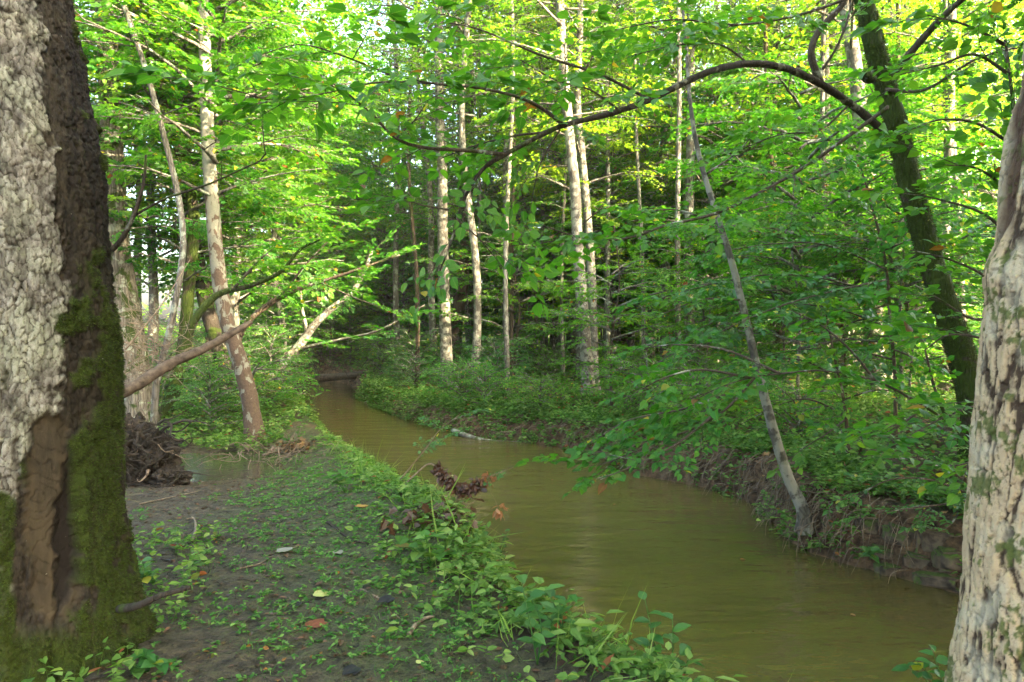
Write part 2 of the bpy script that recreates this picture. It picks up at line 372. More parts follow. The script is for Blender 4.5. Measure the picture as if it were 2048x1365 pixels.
def gz(x, y, info=False):
    x = np.asarray(x, float); y = np.asarray(y, float)
    dl, dr, ins, wob = field(x, y)
    left = (dl < dr) & ~ins; right = ~left & ~ins
    d = np.where(ins, -np.minimum(dl, dr), np.minimum(dl, dr))+np.where(ins | left, wob*.5, wob)
    p3 = np.stack([x, y, 0*x], -1)
    # left bank
    hL = -.27*sst(4.5, 8.8, y)+.3*sst(10, 15, y)+.06*fbm(p3*.7, 3)+.14*np.exp(-((dl-.75)/.45)**2)*sst(3, 6, y)+.25*sst(-5.5, -9, x)
    hL += .035*fbm(p3*4., 4)*1.0 + .03*fbm(p3*13., 3)-.035*np.abs(fbm(p3*21.+5, 2))
    pud = np.exp(-(((x+3.85)/.85)**2+((y-8.6)/.9)**2)); hL -= .13*pud
    zl = WZ-.1+(hL-WZ+.1)*sst(-.1, .55, dl+wob)
    # right bank
    bh = np.interp(y, [3, 6, 8, 11, 13, 17, 24, 30], [.45, .52, .5, .42, .38, .3, .5, .5])
    up = sst(.25, 3.2, dr)*np.interp(y, [4, 7.5, 10, 13, 20], [.55, .5, .25, .15, .2])
    far = .012*np.clip(dr-3, 0, 60)
    crum = .09*fbm(p3*7.+3, 4)+.04*fbm(p3*17., 3); zr = WZ-.12+(bh+.12)*sst(-.05, .34, dr+wob*.9+crum)+up+far+.10*fbm(p3*.8+9, 4)*sst(.1, 1.5, dr)+.05*fbm(p3*5., 4)+.015*fbm(p3*22., 2)
    zi = WZ-.12-.5*sst(0, 1., np.minimum(dl, dr))
    z = np.where(ins, zi, np.where(left, zl, zr)); z = z+.4*fbm(p3*.04, 2)*sst(25, 60, y)
    return (z, dl, dr, ins, left) if info else z
def locate(px, py, dmin=2.6, dmax=60):
    D = np.exp(np.linspace(math.log(dmin), math.log(dmax), 900)); x = (px-1024)/F*D
    z = gz(x, D); yy = HZ+(CAMZ-z)/D*F; k = np.nonzero(yy <= py)[0]
    k = k[0] if len(k) else len(D)-1
    return float(D[k]), float(z[k])
def lines(a, b, f, lo, hi, g=1.09):
    c = list(np.arange(a, b, f)); s = f; v = c[-1]
    while v < hi: s *= g; v += s; c.append(v)
    s = f; v = c[0]; pre = []
    while v > lo: s *= g; v -= s; pre.append(v)
    return np.array(pre[::-1]+c)
gx = lines(-4.5, 6.2, .036, -260, 260, 1.07); gy = lines(2.3, 12, .036, -40, 420, 1.05)
X, Y = np.meshgrid(gx, gy, indexing='ij'); Z, DL, DR, INS, LEFT = gz(X, Y, True)
ac = Acc(); a_, b_ = X.shape; I = np.arange(a_*b_).reshape(a_, b_)
Fq = np.stack([I[:-1, :-1], I[1:, :-1], I[1:, 1:], I[:-1, 1:]], -1).reshape(-1, 4)
p3 = np.stack([X, Y, Z*0], -1)
mud = LEFT*sst(13, 10, Y)*sst(.35, .8, DL)                      # bare wet mud path
green = np.where(LEFT, .15+.8*np.exp(-((DL-1.0)/.7)**2)+.5*sst(9.5, 12, Y)+fbm(p3*1.3, 3)*1.1, .25)
bankf = np.where(LEFT, sst(.5, .1, DL), sst(.75, .25, DR))
lf = np.stack([mud, np.clip(green, 0, 1), np.clip(bankf+INS, 0, 1)], -1)
ac.add(np.stack([X, Y, Z], -1).reshape(-1, 3), Fq, 0, lf.reshape(-1, 3))
m, n = mat('forest_ground'); co = coords(n)
at = N(n, 'Attribute', _attribute_name='lf'); sp = n.nodes.new('ShaderNodeSeparateXYZ'); n.links.new(at.outputs['Vector'], sp.inputs[0])
n1 = noise(n, co, 2.2, 6, .6); n2 = noise(n, co, 11., 6, .65); n3 = noise(n, co, 55., 5, .7)
mudc = mix(n, ramp(n, n2, [(.3, 0.), (.7, 1.)]), (.012, .009, .006), (.135, .104, .066))
grc = mix(n, n3, (.03, .042, .012), (.09, .12, .035))
gf = ramp(n, math_(n, 'ADD', math_(n, 'MULTIPLY', sp.outputs[1], .42), math_(n, 'MULTIPLY', n2, .75)), [(.56, 0.), (.74, .85)])
mudc = mix(n, math_(n, 'MULTIPLY', gf, ramp(n, n3, [(.35, .25), (.6, 1.)])), mudc, grc)
flo = mix(n, n3, (.035, .02, .012), (.15, .085, .045)); flo = mix(n, ramp(n, n1, [(.42, 0.), (.6, .8)]), flo, (.035, .07, .02))
n6 = noise(n, co, 24., 5, .7, .5); mudc = mix(n, ramp(n, n6, [(.56, 0.), (.62, .85)]), mudc, (.010, .007, .005)); mudc = mix(n, ramp(n, n6, [(.33, .7), (.38, 0.)]), mudc, (.13, .10, .065))
base = mix(n, sp.outputs[0], flo, mudc)
bk = mix(n, ramp(n, n2, [(.32, 0.), (.62, 1.)]), (.022, .013, .007), (.18, .11, .06)); bk = mix(n, ramp(n, noise(n, coords(n, (1, 1, 3)), 6., 6, .7, 1.), [(.5, 0.), (.64, .75)]), bk, (.035, .022, .013))
base = mix(n, sp.outputs[2], base, bk)
rg = mix(n, sp.outputs[0], .95, ramp(n, n2, [(.35, .45), (.65, .9)]), 'FLOAT')
hb = math_(n, 'ADD', math_(n, 'ADD', math_(n, 'MULTIPLY', n2, .8), math_(n, 'MULTIPLY', n6, .6)), math_(n, 'MULTIPLY', n3, .4))
finish(n, base, rg, hb, 1., .09, .3)
M_GROUND = m
tag(ac.build('ground', [M_GROUND], sm=True), kind='structure')

# water of the creek
m, n = mat('creek_water'); co = coords(n, (.55, 1.5, 1)); mp = co.node; mp.inputs['Rotation'].default_value = (0, 0, math.radians(-38))
w1 = noise(n, co, 2.6, 3, .5, .3); w2 = noise(n, co, 11., 3, .55, .3); w3 = noise(n, coords(n), 1.2, 2); w4 = noise(n, coords(n), 38., 2)
amp = ramp(n, w3, [(.35, .15), (.7, 1.)])
h = math_(n, 'ADD', w1, math_(n, 'MULTIPLY', math_(n, 'ADD', math_(n, 'MULTIPLY', w2, .32), math_(n, 'MULTIPLY', w4, .07)), amp))
cm = noise(n, coords(n), .8, 3)
finish(n, mix(n, cm, (.058, .047, .012), (.088, .071, .022)), .03, h, .5, .055, .9)
M_WATER = m
ac = Acc(); ac.add([(-80, -9, WZ), (40, -9, WZ), (40, 30, WZ), (-80, 30, WZ)], np.array([[0, 1, 2, 3]]))
o = ac.build('water', [M_WATER]); tag(o, kind='structure')

m, n = mat('puddle_water'); co = coords(n); hh = noise(n, co, 7., 3)
finish(n, (.035, .033, .022), .04, hh, .2, .03, .6)
th = np.linspace(0, 2*math.pi, 48, endpoint=False); ac = Acc()
ac.add(np.c_[-3.85+1.35*np.cos(th), 8.6+1.15*np.sin(th), np.full(48, -.272)], np.arange(48)[None]); tag(ac.build('puddle_water', [m]), kind='structure')

# ------------------------------------------------------------------ the two close trunks
def close_trunk(path, rad, zres, arc, disp, a0=0., a1=2*math.pi):
    p = np.asarray(path); L = np.concatenate([[0], np.cumsum(np.linalg.norm(np.diff(p, axis=0), axis=1))]); n = int(L[-1]/zres); s = np.linspace(0, L[-1], n)
    c = np.stack([np.interp(s, L, p[:, k]) for k in range(3)], 1); r = np.interp(s, L, rad); k = int(2*math.pi*max(rad)/arc)
    th = np.linspace(0, 2*math.pi, k, endpoint=False)
    TH, S = np.meshgrid(th, s); R = r[:, None]*np.ones_like(TH)
    dirx, diry = np.cos(TH), np.sin(TH)
    base = np.stack([c[:, 0][:, None]+R*dirx, c[:, 1][:, None]+R*diry, c[:, 2][:, None]+0*TH], -1)
    d, lf = disp(base, TH, S, R)
    V = base+np.stack([dirx, diry, 0*dirx], -1)*d[..., None]
    i = (np.arange(n-1)*k)[:, None]; j = np.arange(k)[None]; q = (j+1) % k
    return V, np.stack([i+j, i+q, i+q+k, i+j+k], -1).reshape(-1, 4), lf
def pix(b): return 1024+b[..., 0]/b[..., 1]*F, HZ+(CAMZ-b[..., 2])/b[..., 1]*F
lb_pts = [(-2.17, 3.2, -.15), (-2.20, 3.2, .1), (-2.23, 3.2, .4), (-2.25, 3.2, 1.), (-2.28, 3.21, 1.6), (-2.33, 3.22, 2.2), (-2.45, 3.24, 3.05), (-2.65, 3.3, 4.2)]
lb_rad = [.50, .40, .36, .345, .34, .335, .305, .28]
def disp_left(b, TH, S, R):
    px, py = pix(b); arc = TH*.42; z = b[..., 2]
    wx = fbm(b*6, 3)*.05+fbm(b*38, 3)*.02; wy = fbm(b*5+5, 3)*.09+fbm(b*38+3, 3)*.035
    f1, f2, idn = worley((arc+wx)/.027, (z+wy)/.044); e = f2-f1
    g1, g2, gid = worley((arc+wx*2)/.10, (z+wy*2)/.3)
    nz = fbm(b*np.array([70, 70, 45]), 4); e = e+nz*.16; plate = sst(.02, .2, e)*(.45+.8*idn)
    rough = fbm(b*np.array([28, 28, 10]), 5)
    jit = 55*fbm(b*8, 4)+40*fbm(b*26, 4)
    edge_r = np.interp(py+0*px, [-50, 0, 130, 250, 350, 450, 550, 620, 830, 960, 1050, 1400], [70, 72, 80, 82, 108, 110, 122, 118, 95, 40, 28, 20])
    pale = sst(8, -8, px-edge_r+jit)
    bare = sst(12, -6, abs(px-(98+.03*(py-900))+jit*.5)-np.interp(py, [800, 850, 950, 1200, 1260], [0, 30, 44, 46, 0]))*sst(815, 835, py+jit*.3)*sst(1270, 1240, py)
    pale = pale*(1-bare)
    strip = sst(7, -5, abs(px-np.interp(py, [0, 80, 300, 420, 560, 640], [86, 92, 112, 138, 166, 180])+jit*.3)-np.interp(py, [0, 300, 560, 640], [6, 9, 5, 0]))*(1-pale)
    mx = fbm(b*4.5+3, 4)
    mx2 = mx+.9*fbm(b*np.array([22, 22, 12]), 4); moss = sst(-.04, .14, mx2+np.interp(py, [0, 380, 520, 700, 1200, 1365], [-.42, -.3, -.08, .08, .16, .36])-np.abs(px-195)/420.+.08)*(1-bare)
    moss = np.maximum(moss, sst(.06, .16, mx*.8+sst(60, 10, px)*sst(960, 1010, py)*.5-.05)*(px < 75)*(py > 950))
    moss = np.maximum(moss, sst(1240, 1300, py+jit*.6)*.95)
    moss = moss*(1-.85*pale*(py < 900))*(1-strip)
    blk = np.clip(sst(12, -8, abs(px-np.interp(py, [880, 950, 1180, 1230], [140, 142, 128, 112])+jit*.5)-np.interp(py, [880, 960, 1150, 1220], [0, 15, 24, 0]))+sst(10, -4, abs(px-np.interp(py, [120, 300, 500], [115, 150, 190])-28+jit)-18)*sst(30, 90, py)*sst(560, 500, py)*.7, 0, 1)
    tr = sst(.2, .03, np.abs(np.sin(22*(arc+.05*np.sin(z*31)+fbm(b*9, 3)*.5)+5*np.sin(z*14)))) * bare
    palm = np.clip(pale, 0, 1); d = .016*palm+palm*(.007*plate+.004*rough+.0025*nz+.006*sst(.0, .3, g2-g1))+(1-pale)*(1-bare)*(1-.6*strip)*(.022*rough+.012*sst(.0, .3, g2-g1)+.012*fbm(b*np.array([45, 45, 9]), 4)+.008*sst(.05, .4, e)*(1-moss*.6))+moss*.016*(1+fbm(b*40, 3)*1.6)+.006*strip*0
    d = d-.006*bare-.035*blk*sst(850, 950, py)-.006*tr+.03*fbm(b*2.2, 2)
    hgt = np.clip(plate*.8+rough*.6+.1, 0, 1)
    # channel x: 0 = bark, pale ; y = moss ; z = type code
    code = np.clip(pale, 0, 1)*np.clip(.12+sst(-.04, .2, e)*(.45+.6*idn)*np.clip(.9+rough*1.8+nz*1., 0, 1.3)-.25*sst(.25, .0, g2-g1), 0, 1)
    return d, np.stack([code, np.clip(moss, 0, 1), np.clip(bare*(1-.45*tr)*(.55+.9*np.clip(.5+fbm(b*np.array([14, 14, 5])+4, 4)*2.2, 0, 1))+strip*.22*np.clip(.5+rough*2, 0, 1), 0, 1)*(1-blk)+0*blk], -1).reshape(-1, 3)*1.0+np.stack([0*code, 0*code, -1.0*blk], -1).reshape(-1, 3)
V, Fq, lf = close_trunk(lb_pts, lb_rad, .0052, .0052, disp_left)
m, n = mat('bark_large_left'); co = coords(n); cs = coords(n, (1, 1, .4))
at = N(n, 'Attribute', _attribute_name='lf'); sp = n.nodes.new('ShaderNodeSeparateXYZ'); n.links.new(at.outputs['Vector'], sp.inputs[0])
n1 = noise(n, cs, 26., 6, .7); n2 = noise(n, co, 90., 5, .7); n3 = noise(n, co, 5., 4)
dk = mix(n, ramp(n, n1, [(.35, 0.), (.7, 1.)]), (.004, .0035, .003), (.034, .028, .02))
pl = mix(n, ramp(n, n1, [(.3, 0.), (.62, 1.)]), (.075, .068, .057), (.235, .23, .21)); pl = mix(n, ramp(n, n3, [(.45, 0.), (.6, .5)]), pl, (.27, .29, .22))
pl = mix(n, ramp(n, n2, [(.35, .5), (.5, 0.)]), pl, (.1, .085, .065))
c = mix(n, sp.outputs[0], dk, pl)
bw = mix(n, noise(n, coords(n, (1, 1, .15)), 30., 5), (.010, .008, .005), (.066, .052, .033))
n5 = noise(n, coords(n, (1, 1, .25)), 130., 4, .7); c = mix(n, ramp(n, n5, [(.3, .45), (.55, 0.)]), c, (.05, .043, .035)); c = mix(n, math_(n, 'MAXIMUM', sp.outputs[2], 0.), c, bw)
c = mix(n, math_(n, 'MAXIMUM', math_(n, 'MULTIPLY', sp.outputs[2], -1.), 0.), c, (.012, .01, .009))
mo = mix(n, n2, (.009, .013, .003), (.036, .055, .006))
c = mix(n, math_(n, 'MULTIPLY', sp.outputs[1], ramp(n, n1, [(.25, .5), (.5, 1.)])), c, mo)
ms_ = noise(n, co, 38., 2); c = mix(n, ramp(n, ms_, [(.76, 0.), (.775, .5)]), c, (.3, .31, .26))
finish(n, c, .88, math_(n, 'ADD', n1, math_(n, 'MULTIPLY', n2, .5)), .8, .008, .1)
M_BIG = m
base = (-2.2, 3.2, 0.)
big = thing('large_tree', base, 'massive trunk filling the left edge, pale scaly bark, dark patches and thick green moss', 'tree')
ac = Acc(); ac.add(V.reshape(-1, 3), Fq, 0, lf); tube(ac, smooth([(-2.65, 3.3, 4.19), (-2.9, 3.4, 6), (-3.0, 3.4, 9.5)], 20), np.linspace(.28, .18, 20), 24, 0, .05)
ac.build('trunk', [M_BIG], big, base, True)
def moss_fur(acc, V, lf, Nn, count, L, r, thr=.55):
    V = V.reshape(-1, 3); Nn = Nn.reshape(-1, 3); w_ = np.nonzero((lf > thr) & (V[:, 1] < 3.4))[0]
    k = r.choice(w_, count); pos = V[k]+r.normal(0, .003, (count, 3)); D = Nn[k]+r.normal(0, .5, (count, 3))+np.array([0, 0, -.25])
    leaves(acc, pos-.002*Nn[k], D, r.normal(0, 1, (count, 3)), L*r.uniform(.5, 1.4, count), 'narrow', 0, r=r)
r = np.random.default_rng(5)
Vr = V.reshape(-1, 3); cx = np.interp(Vr[:, 2], [p[2] for p in lb_pts], [p[0] for p in lb_pts]); cyy = np.interp(Vr[:, 2], [p[2] for p in lb_pts], [p[1] for p in lb_pts])
Nn = nrm(np.stack([Vr[:, 0]-cx, Vr[:, 1]-cyy, 0*cx], 1))
ac = Acc(); moss_fur(ac, Vr, lf[:, 1], Nn, 90000, .011, r); ac.build('moss', [M_MOSSF], big, base)
def branch(parent, name, pts, r0, r1, base, m='branch', sides=8, n=24, seed=0., extra=None):
    a = Acc(); pth = smooth(pts, n); tube(a, pth, np.linspace(r0, r1, n), sides, 0, .09, seed)
    for e in (extra or []): q = smooth(e[0], 12); tube(a, q, np.linspace(e[1], e[2], 12), 6, 0, .08, seed)
    return a.build(name, [MB[m] if isinstance(m, str) else m], parent, base, True), pth
branch(big, 'dead_branch', [P(225, 500, 3.2), P(248, 472, 3.15), P(272, 420, 3.1), P(288, 362, 3.1), P(292, 310, 3.1)], .013, .005, base, 'dark', extra=[([P(262, 436, 3.12), P(330, 398, 3.1), P(410, 372, 3.05), P(470, 345, 3.05), P(526, 318, 3.0), P(528, 290, 3.0), P(524, 240, 3.0)], .006, .0025), ([P(442, 362, 3.05), P(444, 330, 3.05)], .003, .0015)])
branch(big, 'dead_branch', [P(240, 1218, 2.95), P(275, 1212, 2.75), P(320, 1192, 2.7), P(381, 1175, 2.7)], .019, .009, base, 'dark')

rb_pts = [(1.41, 1.85, -.6), (1.42, 1.85, .3), (1.44, 1.85, .75), (1.46, 1.85, 1.1), (1.485, 1.85, 1.5), (1.535, 1.85, 1.9), (1.60, 1.86, 2.3), (1.75, 1.88, 3.2)]
rb_rad = [.215, .205, .18, .175, .17, .165, .155, .15]
def disp_right(b, TH, S, R):
    px, py = pix(b); arc = TH*.2; z = b[..., 2]
    f1, f2, idn = worley((arc+fbm(b*7, 3)*.05+fbm(b*40, 3)*.02)/.024, (z+fbm(b*6+4, 3)*.1+fbm(b*40+2, 3)*.04)/.085); nz = fbm(b*np.array([90, 90, 60]), 4); e = f2-f1+nz*.15
    g1, g2, gid = worley((arc+fbm(b*5, 3)*.06+fbm(b*30, 3)*.012+2)/.05, (z+1)/.45)
    rough = fbm(b*np.array([30, 30, 9]), 5)
    rot = sst(.02, .2, fbm(b*np.array([9, 9, 1.6])+2, 4)+.12*sst(900, 500, py)-.07)*sst(1000, 760, py)
    ridge = sst(.02, .12, e)*(.5+.9*idn)+.9*sst(.0, .35, g2-g1)
    moss = sst(.16, .26, fbm(b*13+8, 4)+.6*nz+.16*(1-sst(.02, .25, e))-.05)*(1-.4*rot)
    bump_ = .03*np.exp(-((py-545)/45)**2)*sst(2060, 1960, px)
    d = .0065*ridge+.008*rough+.004*nz-.024*rot+.02*fbm(b*4, 2)+bump_
    return d, np.stack([np.clip(.04+ridge*.5+rough*1.5+nz*.9-.6*sst(.16, .0, g2-g1+nz*.1), 0, 1), moss, rot], -1).reshape(-1, 3)
V, Fq, lf = close_trunk(rb_pts, rb_rad, .0042, .0042, disp_right)
m, n = mat('bark_cream_right'); co = coords(n, (1, 1, .35)); c0 = coords(n)
at = N(n, 'Attribute', _attribute_name='lf'); sp = n.nodes.new('ShaderNodeSeparateXYZ'); n.links.new(at.outputs['Vector'], sp.inputs[0])
n1 = noise(n, co, 34., 6, .7); n2 = noise(n, c0, 110., 4, .7); n3 = noise(n, c0, 9., 4)
c = mix(n, ramp(n, math_(n, 'ADD', math_(n, 'MULTIPLY', sp.outputs[0], .6), math_(n, 'MULTIPLY', n1, .6)), [(.36, 0.), (.7, 1.)]), (.04, .025, .014), (.33, .245, .145))
c = mix(n, ramp(n, n3, [(.48, 0.), (.62, .6)]), c, (.34, .30, .21)); c = mix(n, ramp(n, n2, [(.3, .55), (.45, 0.)]), c, (.07, .045, .03))
c = mix(n, sp.outputs[2], c, mix(n, n1, (.018, .010, .007), (.10, .056, .032)))
c = mix(n, math_(n, 'MULTIPLY', sp.outputs[1], .9), c, mix(n, n2, (.02, .028, .006), (.1, .12, .025)))
finish(n, c, .88, math_(n, 'ADD', n1, math_(n, 'MULTIPLY', n2, .5)), .8, .006, .25)
base = (1.38, 1.85, -.1)
rt = thing('weathered_tree', base, 'cream flaky rotting trunk cut off by the right edge, nearest to the viewer', 'tree')
ac = Acc(); ac.add(V.reshape(-1, 3), Fq, 0, lf); tube(ac, smooth([(1.62, 1.88, 3.19), (1.8, 2., 5), (2., 2.1, 6.8)], 14), np.linspace(.15, .07, 14), 18, 0, .06); ac.build('trunk', [m], rt, base, True)

# ------------------------------------------------------------------ prototype crowns shared by the wood's trees
def crown_proto(seed, H, cb, R, nl, T, spray, spacing, low=0., leafm=M_LEAFM, up=(.15, .6), bark='grey', tsh=0., prof=None):
    r = np.random.default_rng(seed); wood = Acc(); lv = Acc()
    for i in range(nl):
        f = (i+r.random())/nl; h = cb+(H-cb)*f**.9; az = i*2.39996+r.uniform(-.3, .3)
        pr = (math.sin(math.pi*min(1, (f*.86+.14)))**.6 if prof is None else prof(f)); L = R*pr*r.uniform(.6, 1.15)+.25
        el = r.uniform(*up)+.35*f; d = np.array([math.cos(az), math.sin(az), 0])
        k = 7; tt = np.linspace(0, 1, k)[:, None]
        pth = np.array([0, 0, h])+d*L*tt+np.array([0, 0, 1])*(L*el*tt-L*el*.45*tt**2)+np.cumsum(r.normal(0, .035*L, (k, 3)), 0)*tt
        tube(wood, pth, np.linspace(.012+.010*L, .004, k), 5, 0)
        foliage_along(lv, pth, T, spacing, spray, r, t0=.18, tshift=tsh)
        for s in (-1, 1, -1, 1)[:2+int(L > 1.5)*2]:
            t1 = r.uniform(.25, .8); q = pth[int(t1*(k-1))]; a2 = az+s*r.uniform(.5, 1.1); d2 = np.array([math.cos(a2), math.sin(a2), r.uniform(-.1, .35)]); L2 = L*(1-t1)*r.uniform(.6, 1.1)+.2
            pt2 = np.array([q+d2*L2*x+np.array([0, 0, -.1*L2*x*x]) for x in (0, .35, .7, 1.)]); tube(wood, pt2, [.012, .009, .006, .003], 4, 0)
            foliage_along(lv, pt2, T, spacing, spray, r, t0=.1, tshift=tsh)
    return (wood.mesh('limbs', [MB[bark]], True), lv.mesh('crown', [MB['branch'], leafm]), H)
TALL = [crown_proto(100, 17, 6.5, 2.9, 36, SP_FAR, .95, .7, leafm=M_LEAFY), crown_proto(101, 19, 5.2, 2.7, 38, SP_FAR, .95, .7, leafm=M_LEAFY), crown_proto(102, 15, 4.6, 2.5, 38, SP_FAR, .9, .65, leafm=M_LEAFY)]
MIDT = [crown_proto(110, 9, 1.6, 2.2, 50, SP_LOB, .7, .38), crown_proto(111, 10, 2.2, 2.4, 52, SP_MID, .75, .42, leafm=M_LEAFY)]
SAPL = [crown_proto(120+i, [3.6, 4.6, 2.8][i], .5, [1.2, 1.4, 1.1][i], [20, 24, 18][i], SP_MID if i != 1 else SP_LOB, .6, .26, leafm=[M_LEAFD, M_LEAFM, M_LEAFM][i], up=(.05, .4), prof=lambda f: .55+.6*math.sin(math.pi*f)) for i in range(3)]
SHRB = [crown_proto(130+i, [1.3, 1.0][i], .12, [.75, .9][i], 16, SP_MID, .42, .2, leafm=[M_LEAFD, M_LEAFM][i], up=(.3, .9), prof=lambda f: 1-.5*f) for i in range(2)]

def tree(name, label, base, path, widths, bark, proto=None, cscale=1., crot=0., group=None, cz=0., sides=18, cat='tree', coff=(0, 0), grow=None):
    """base = ground point; path = world points of the trunk line; widths = radii at those points"""
    t = thing(name, base, label, cat, group); p = np.asarray(path, float); n = max(10, 4*len(p)); pth = smooth(p, n); rad = np.interp(np.linspace(0, 1, n), np.linspace(0, 1, len(widths)), widths)
    a = Acc(); pth = smooth(pth, 3*n); rad = np.interp(np.linspace(0, 1, 3*n), np.linspace(0, 1, n), rad); tube(a, pth, rad*(1+.55*np.exp(-np.maximum(pth[:, 2]-base[2], 0)/.22)), sides, 0, .07, base[0]); a.build('trunk', [MB[bark]], t, base, True)
    if proto:
        for me, nm in ((proto[0], 'limbs'), (proto[1], 'crown')):
            c = bpy.data.objects.new(nm, me); sc.collection.objects.link(c); c.parent = t
            c.location = (coff[0], coff[1], cz); c.scale = (cscale,)*3; c.rotation_euler = (0, 0, crot)
    return t
# main trees: base pixel, list of trunk pixels upwards, width in photo pixels, bark, crown
def main_tree(name, label, bpx, bpy_, ups, wpx, bark, proto, cs=1., D=None, cz=0., group=None, wtop=None):
    D0, z0 = locate(bpx, bpy_)
    if D: D0 = D; z0 = float(gz((bpx-1024)/F*D, D))
    b = np.array([(bpx-1024)/F*D0, D0, z0]); pts = [b-np.array([0, 0, .15]), b]+[P(u[0], u[1], D0+(u[2] if len(u) > 2 else 0)) for u in ups]
    pts = [q for i, q in enumerate(pts) if i == 0 or q[2] > pts[i-1][2]+.01]
    top = pts[-1]; d = top-pts[-2]; d = d/abs(d[2])*1.; d[:2] *= .4
    H = proto[2]*cs if proto else 12
    while pts[-1][2] < max(H*.92+cz+z0, 11): pts.append(pts[-1]+d*2.5)
    r0 = wpx/F*D0/2; z = np.array([q[2] for q in pts]); wr = r0*np.clip(1-.62*(z-z0)/max(z[-1]-z0, 1), .15, 1)
    mz = H*.55; k = int(np.argmin(abs(z-mz-z0))); off = (pts[k]-b)[:2]*.8
    return tree(name, label, b, pts, wr, bark, proto, cs, rng.uniform(0, 6.28), group, cz, coff=off), b
main_tree('leaning_tree', 'leaning sycamore, brown bark below and white above, standing in mud beside the puddle', 510, 888, [(500, 800), (482, 730), (462, 670), (447, 610), (434, 520), (424, 400), (415, 250), (410, 100), (406, -60)], 33, 'syc', MIDT[0], 1.05, cz=1.8)
main_tree('mossy_stem_tree', 'mossy grey stem forking beside the fallen log, right of the root mass', 328, 845, [(345, 790), (365, 710), (373, 630), (383, 520), (388, 430), (368, 330), (330, 220), (290, 110), (250, 20)], 26, 'moss', MIDT[0], .9, cz=.8)
main_tree('old_tree', 'thick pale gnarled trunk with shredded bark rising from the root mass', 285, 860, [(275, 760), (262, 660), (245, 560), (232, 450)], 52, 'shag', MIDT[1], .85, cz=1.5)
main_tree('slender_tree', 'second slender pale trunk standing in the root mass behind the log', 305, 850, [(312, 780), (330, 700), (348, 620), (366, 500), (358, 400), (330, 280), (295, 150), (252, 20), (220, -80)], 14, 'grey', None, D=8.9)
main_tree('dark_leaning_tree', 'dark trunk leaning left behind the sycamore', 462, 800, [(440, 700), (415, 620), (395, 520), (380, 420)], 32, 'dark', MIDT[1], .9)
main_tree('grey_tree', 'straight grey trunk close behind the leaning sycamore', 470, 790, [(468, 700), (469, 600), (476, 450), (480, 300), (486, 100)], 22, 'grey', MIDT[0], 1.1)
main_tree('white_trunk_tree', 'front trunk of the white twin pair on the far bank, speckled with lichen', 1178, 797, [(1172, 700), (1163, 590), (1155, 480), (1150, 380), (1140, 280), (1128, 150), (1120, 0)], 25, 'pale', TALL[0], .85)
main_tree('white_trunk_tree', 'rear trunk of the white twin pair, slightly slimmer and to the right', 1189, 790, [(1187, 700), (1183, 560), (1176, 450), (1163, 300), (1155, 200), (1160, 60)], 20, 'pale', TALL[2], .8)
main_tree('grey_tree', 'broad dark grey trunk just behind the white twin pair on the left', 1150, 735, [(1146, 620), (1138, 480), (1130, 330), (1124, 200), (1110, 0)], 34, 'grey', TALL[1], .95)
main_tree('grey_tree', 'tall grey trunk at the creek bend with an orange sunlit foot', 895, 776, [(892, 690), (887, 560), (885, 430), (884, 330), (880, 230), (878, 100)], 25, 'pale', TALL[0], .9)
main_tree('brown_tree', 'brown trunk leaning right just behind the tall grey trunk at the bend', 903, 738, [(912, 660), (926, 560), (934, 440), (938, 330)], 26, 'brown', TALL[2], .9)
main_tree('grey_tree', 'wide pale trunk half hidden by shrubs, left of centre', 950, 728, [(943, 640), (938, 540), (930, 420)], 32, 'grey', TALL[1], .85)
main_tree('grey_tree', 'curving grey trunk standing alone left of the white twin pair', 1046, 742, [(1042, 640), (1036, 540), (1030, 470), (1036, 350), (1034, 250)], 24, 'pale', TALL[1], .9)
main_tree('dark_leaning_tree', 'dark mossy trunk leaning left, left of the white twin pair', 1127, 722, [(1110, 660), (1093, 600), (1075, 530), (1060, 450)], 24, 'moss', TALL[0], .8)
main_tree('lichen_tree', 'tall lichen spotted grey trunk seen above the leaning bank tree', 1478, 720, [(1480, 640), (1476, 480), (1473, 330), (1470, 180), (1465, 40)], 23, 'pale', TALL[2], .9)
main_tree('lichen_tree', 'wavy pale grey trunk between the leaning bank tree and the shaggy trunk', 1566, 730, [(1564, 640), (1562, 480), (1552, 350), (1547, 230), (1546, 100)], 22, 'pale', TALL[1], .95)
main_tree('shaggy_tree', 'thick shaggy barked trunk behind the arching branch', 1700, 745, [(1692, 600), (1682, 450), (1675, 300), (1670, 150), (1665, 0)], 48, 'shag', TALL[0], 1.0)
main_tree('lichen_tree', 'pale grey lichen covered trunk between the shaggy trunk and the mossy tree', 1752, 800, [(1748, 680), (1742, 540), (1735, 400), (1722, 250), (1708, 120), (1690, 0)], 36, 'pale', TALL[2], 1.05)
main_tree('slender_tree', 'slim light trunk to the right of the mossy tree', 1888, 800, [(1884, 660), (1888, 480), (1897, 300), (1902, 100)], 21, 'pale', TALL[1], .9)
main_tree('slender_tree', 'thin brown grey trunk directly behind the upper part of the mossy tree', 1850, 760, [(1846, 600), (1842, 400), (1826, 260), (1816, 100), (1812, 0)], 17, 'grey', None)
main_tree('lichen_tree', 'straight lichen trunk left of the leaning bank tree top', 1356, 712, [(1356, 560), (1354, 400), (1352, 250)], 18, 'pale', TALL[0], .9)
main_tree('brown_tree', 'warm brown trunk right of the white twin pair', 1248, 705, [(1250, 560), (1249, 400), (1252, 250)], 17, 'brown', TALL[2], .9)
main_tree('brown_tree', 'pinkish brown trunk in the middle distance, second to the right of the white twin pair', 1300, 712, [(1300, 560), (1302, 400), (1298, 220)], 17, 'brown', TALL[1], .9)
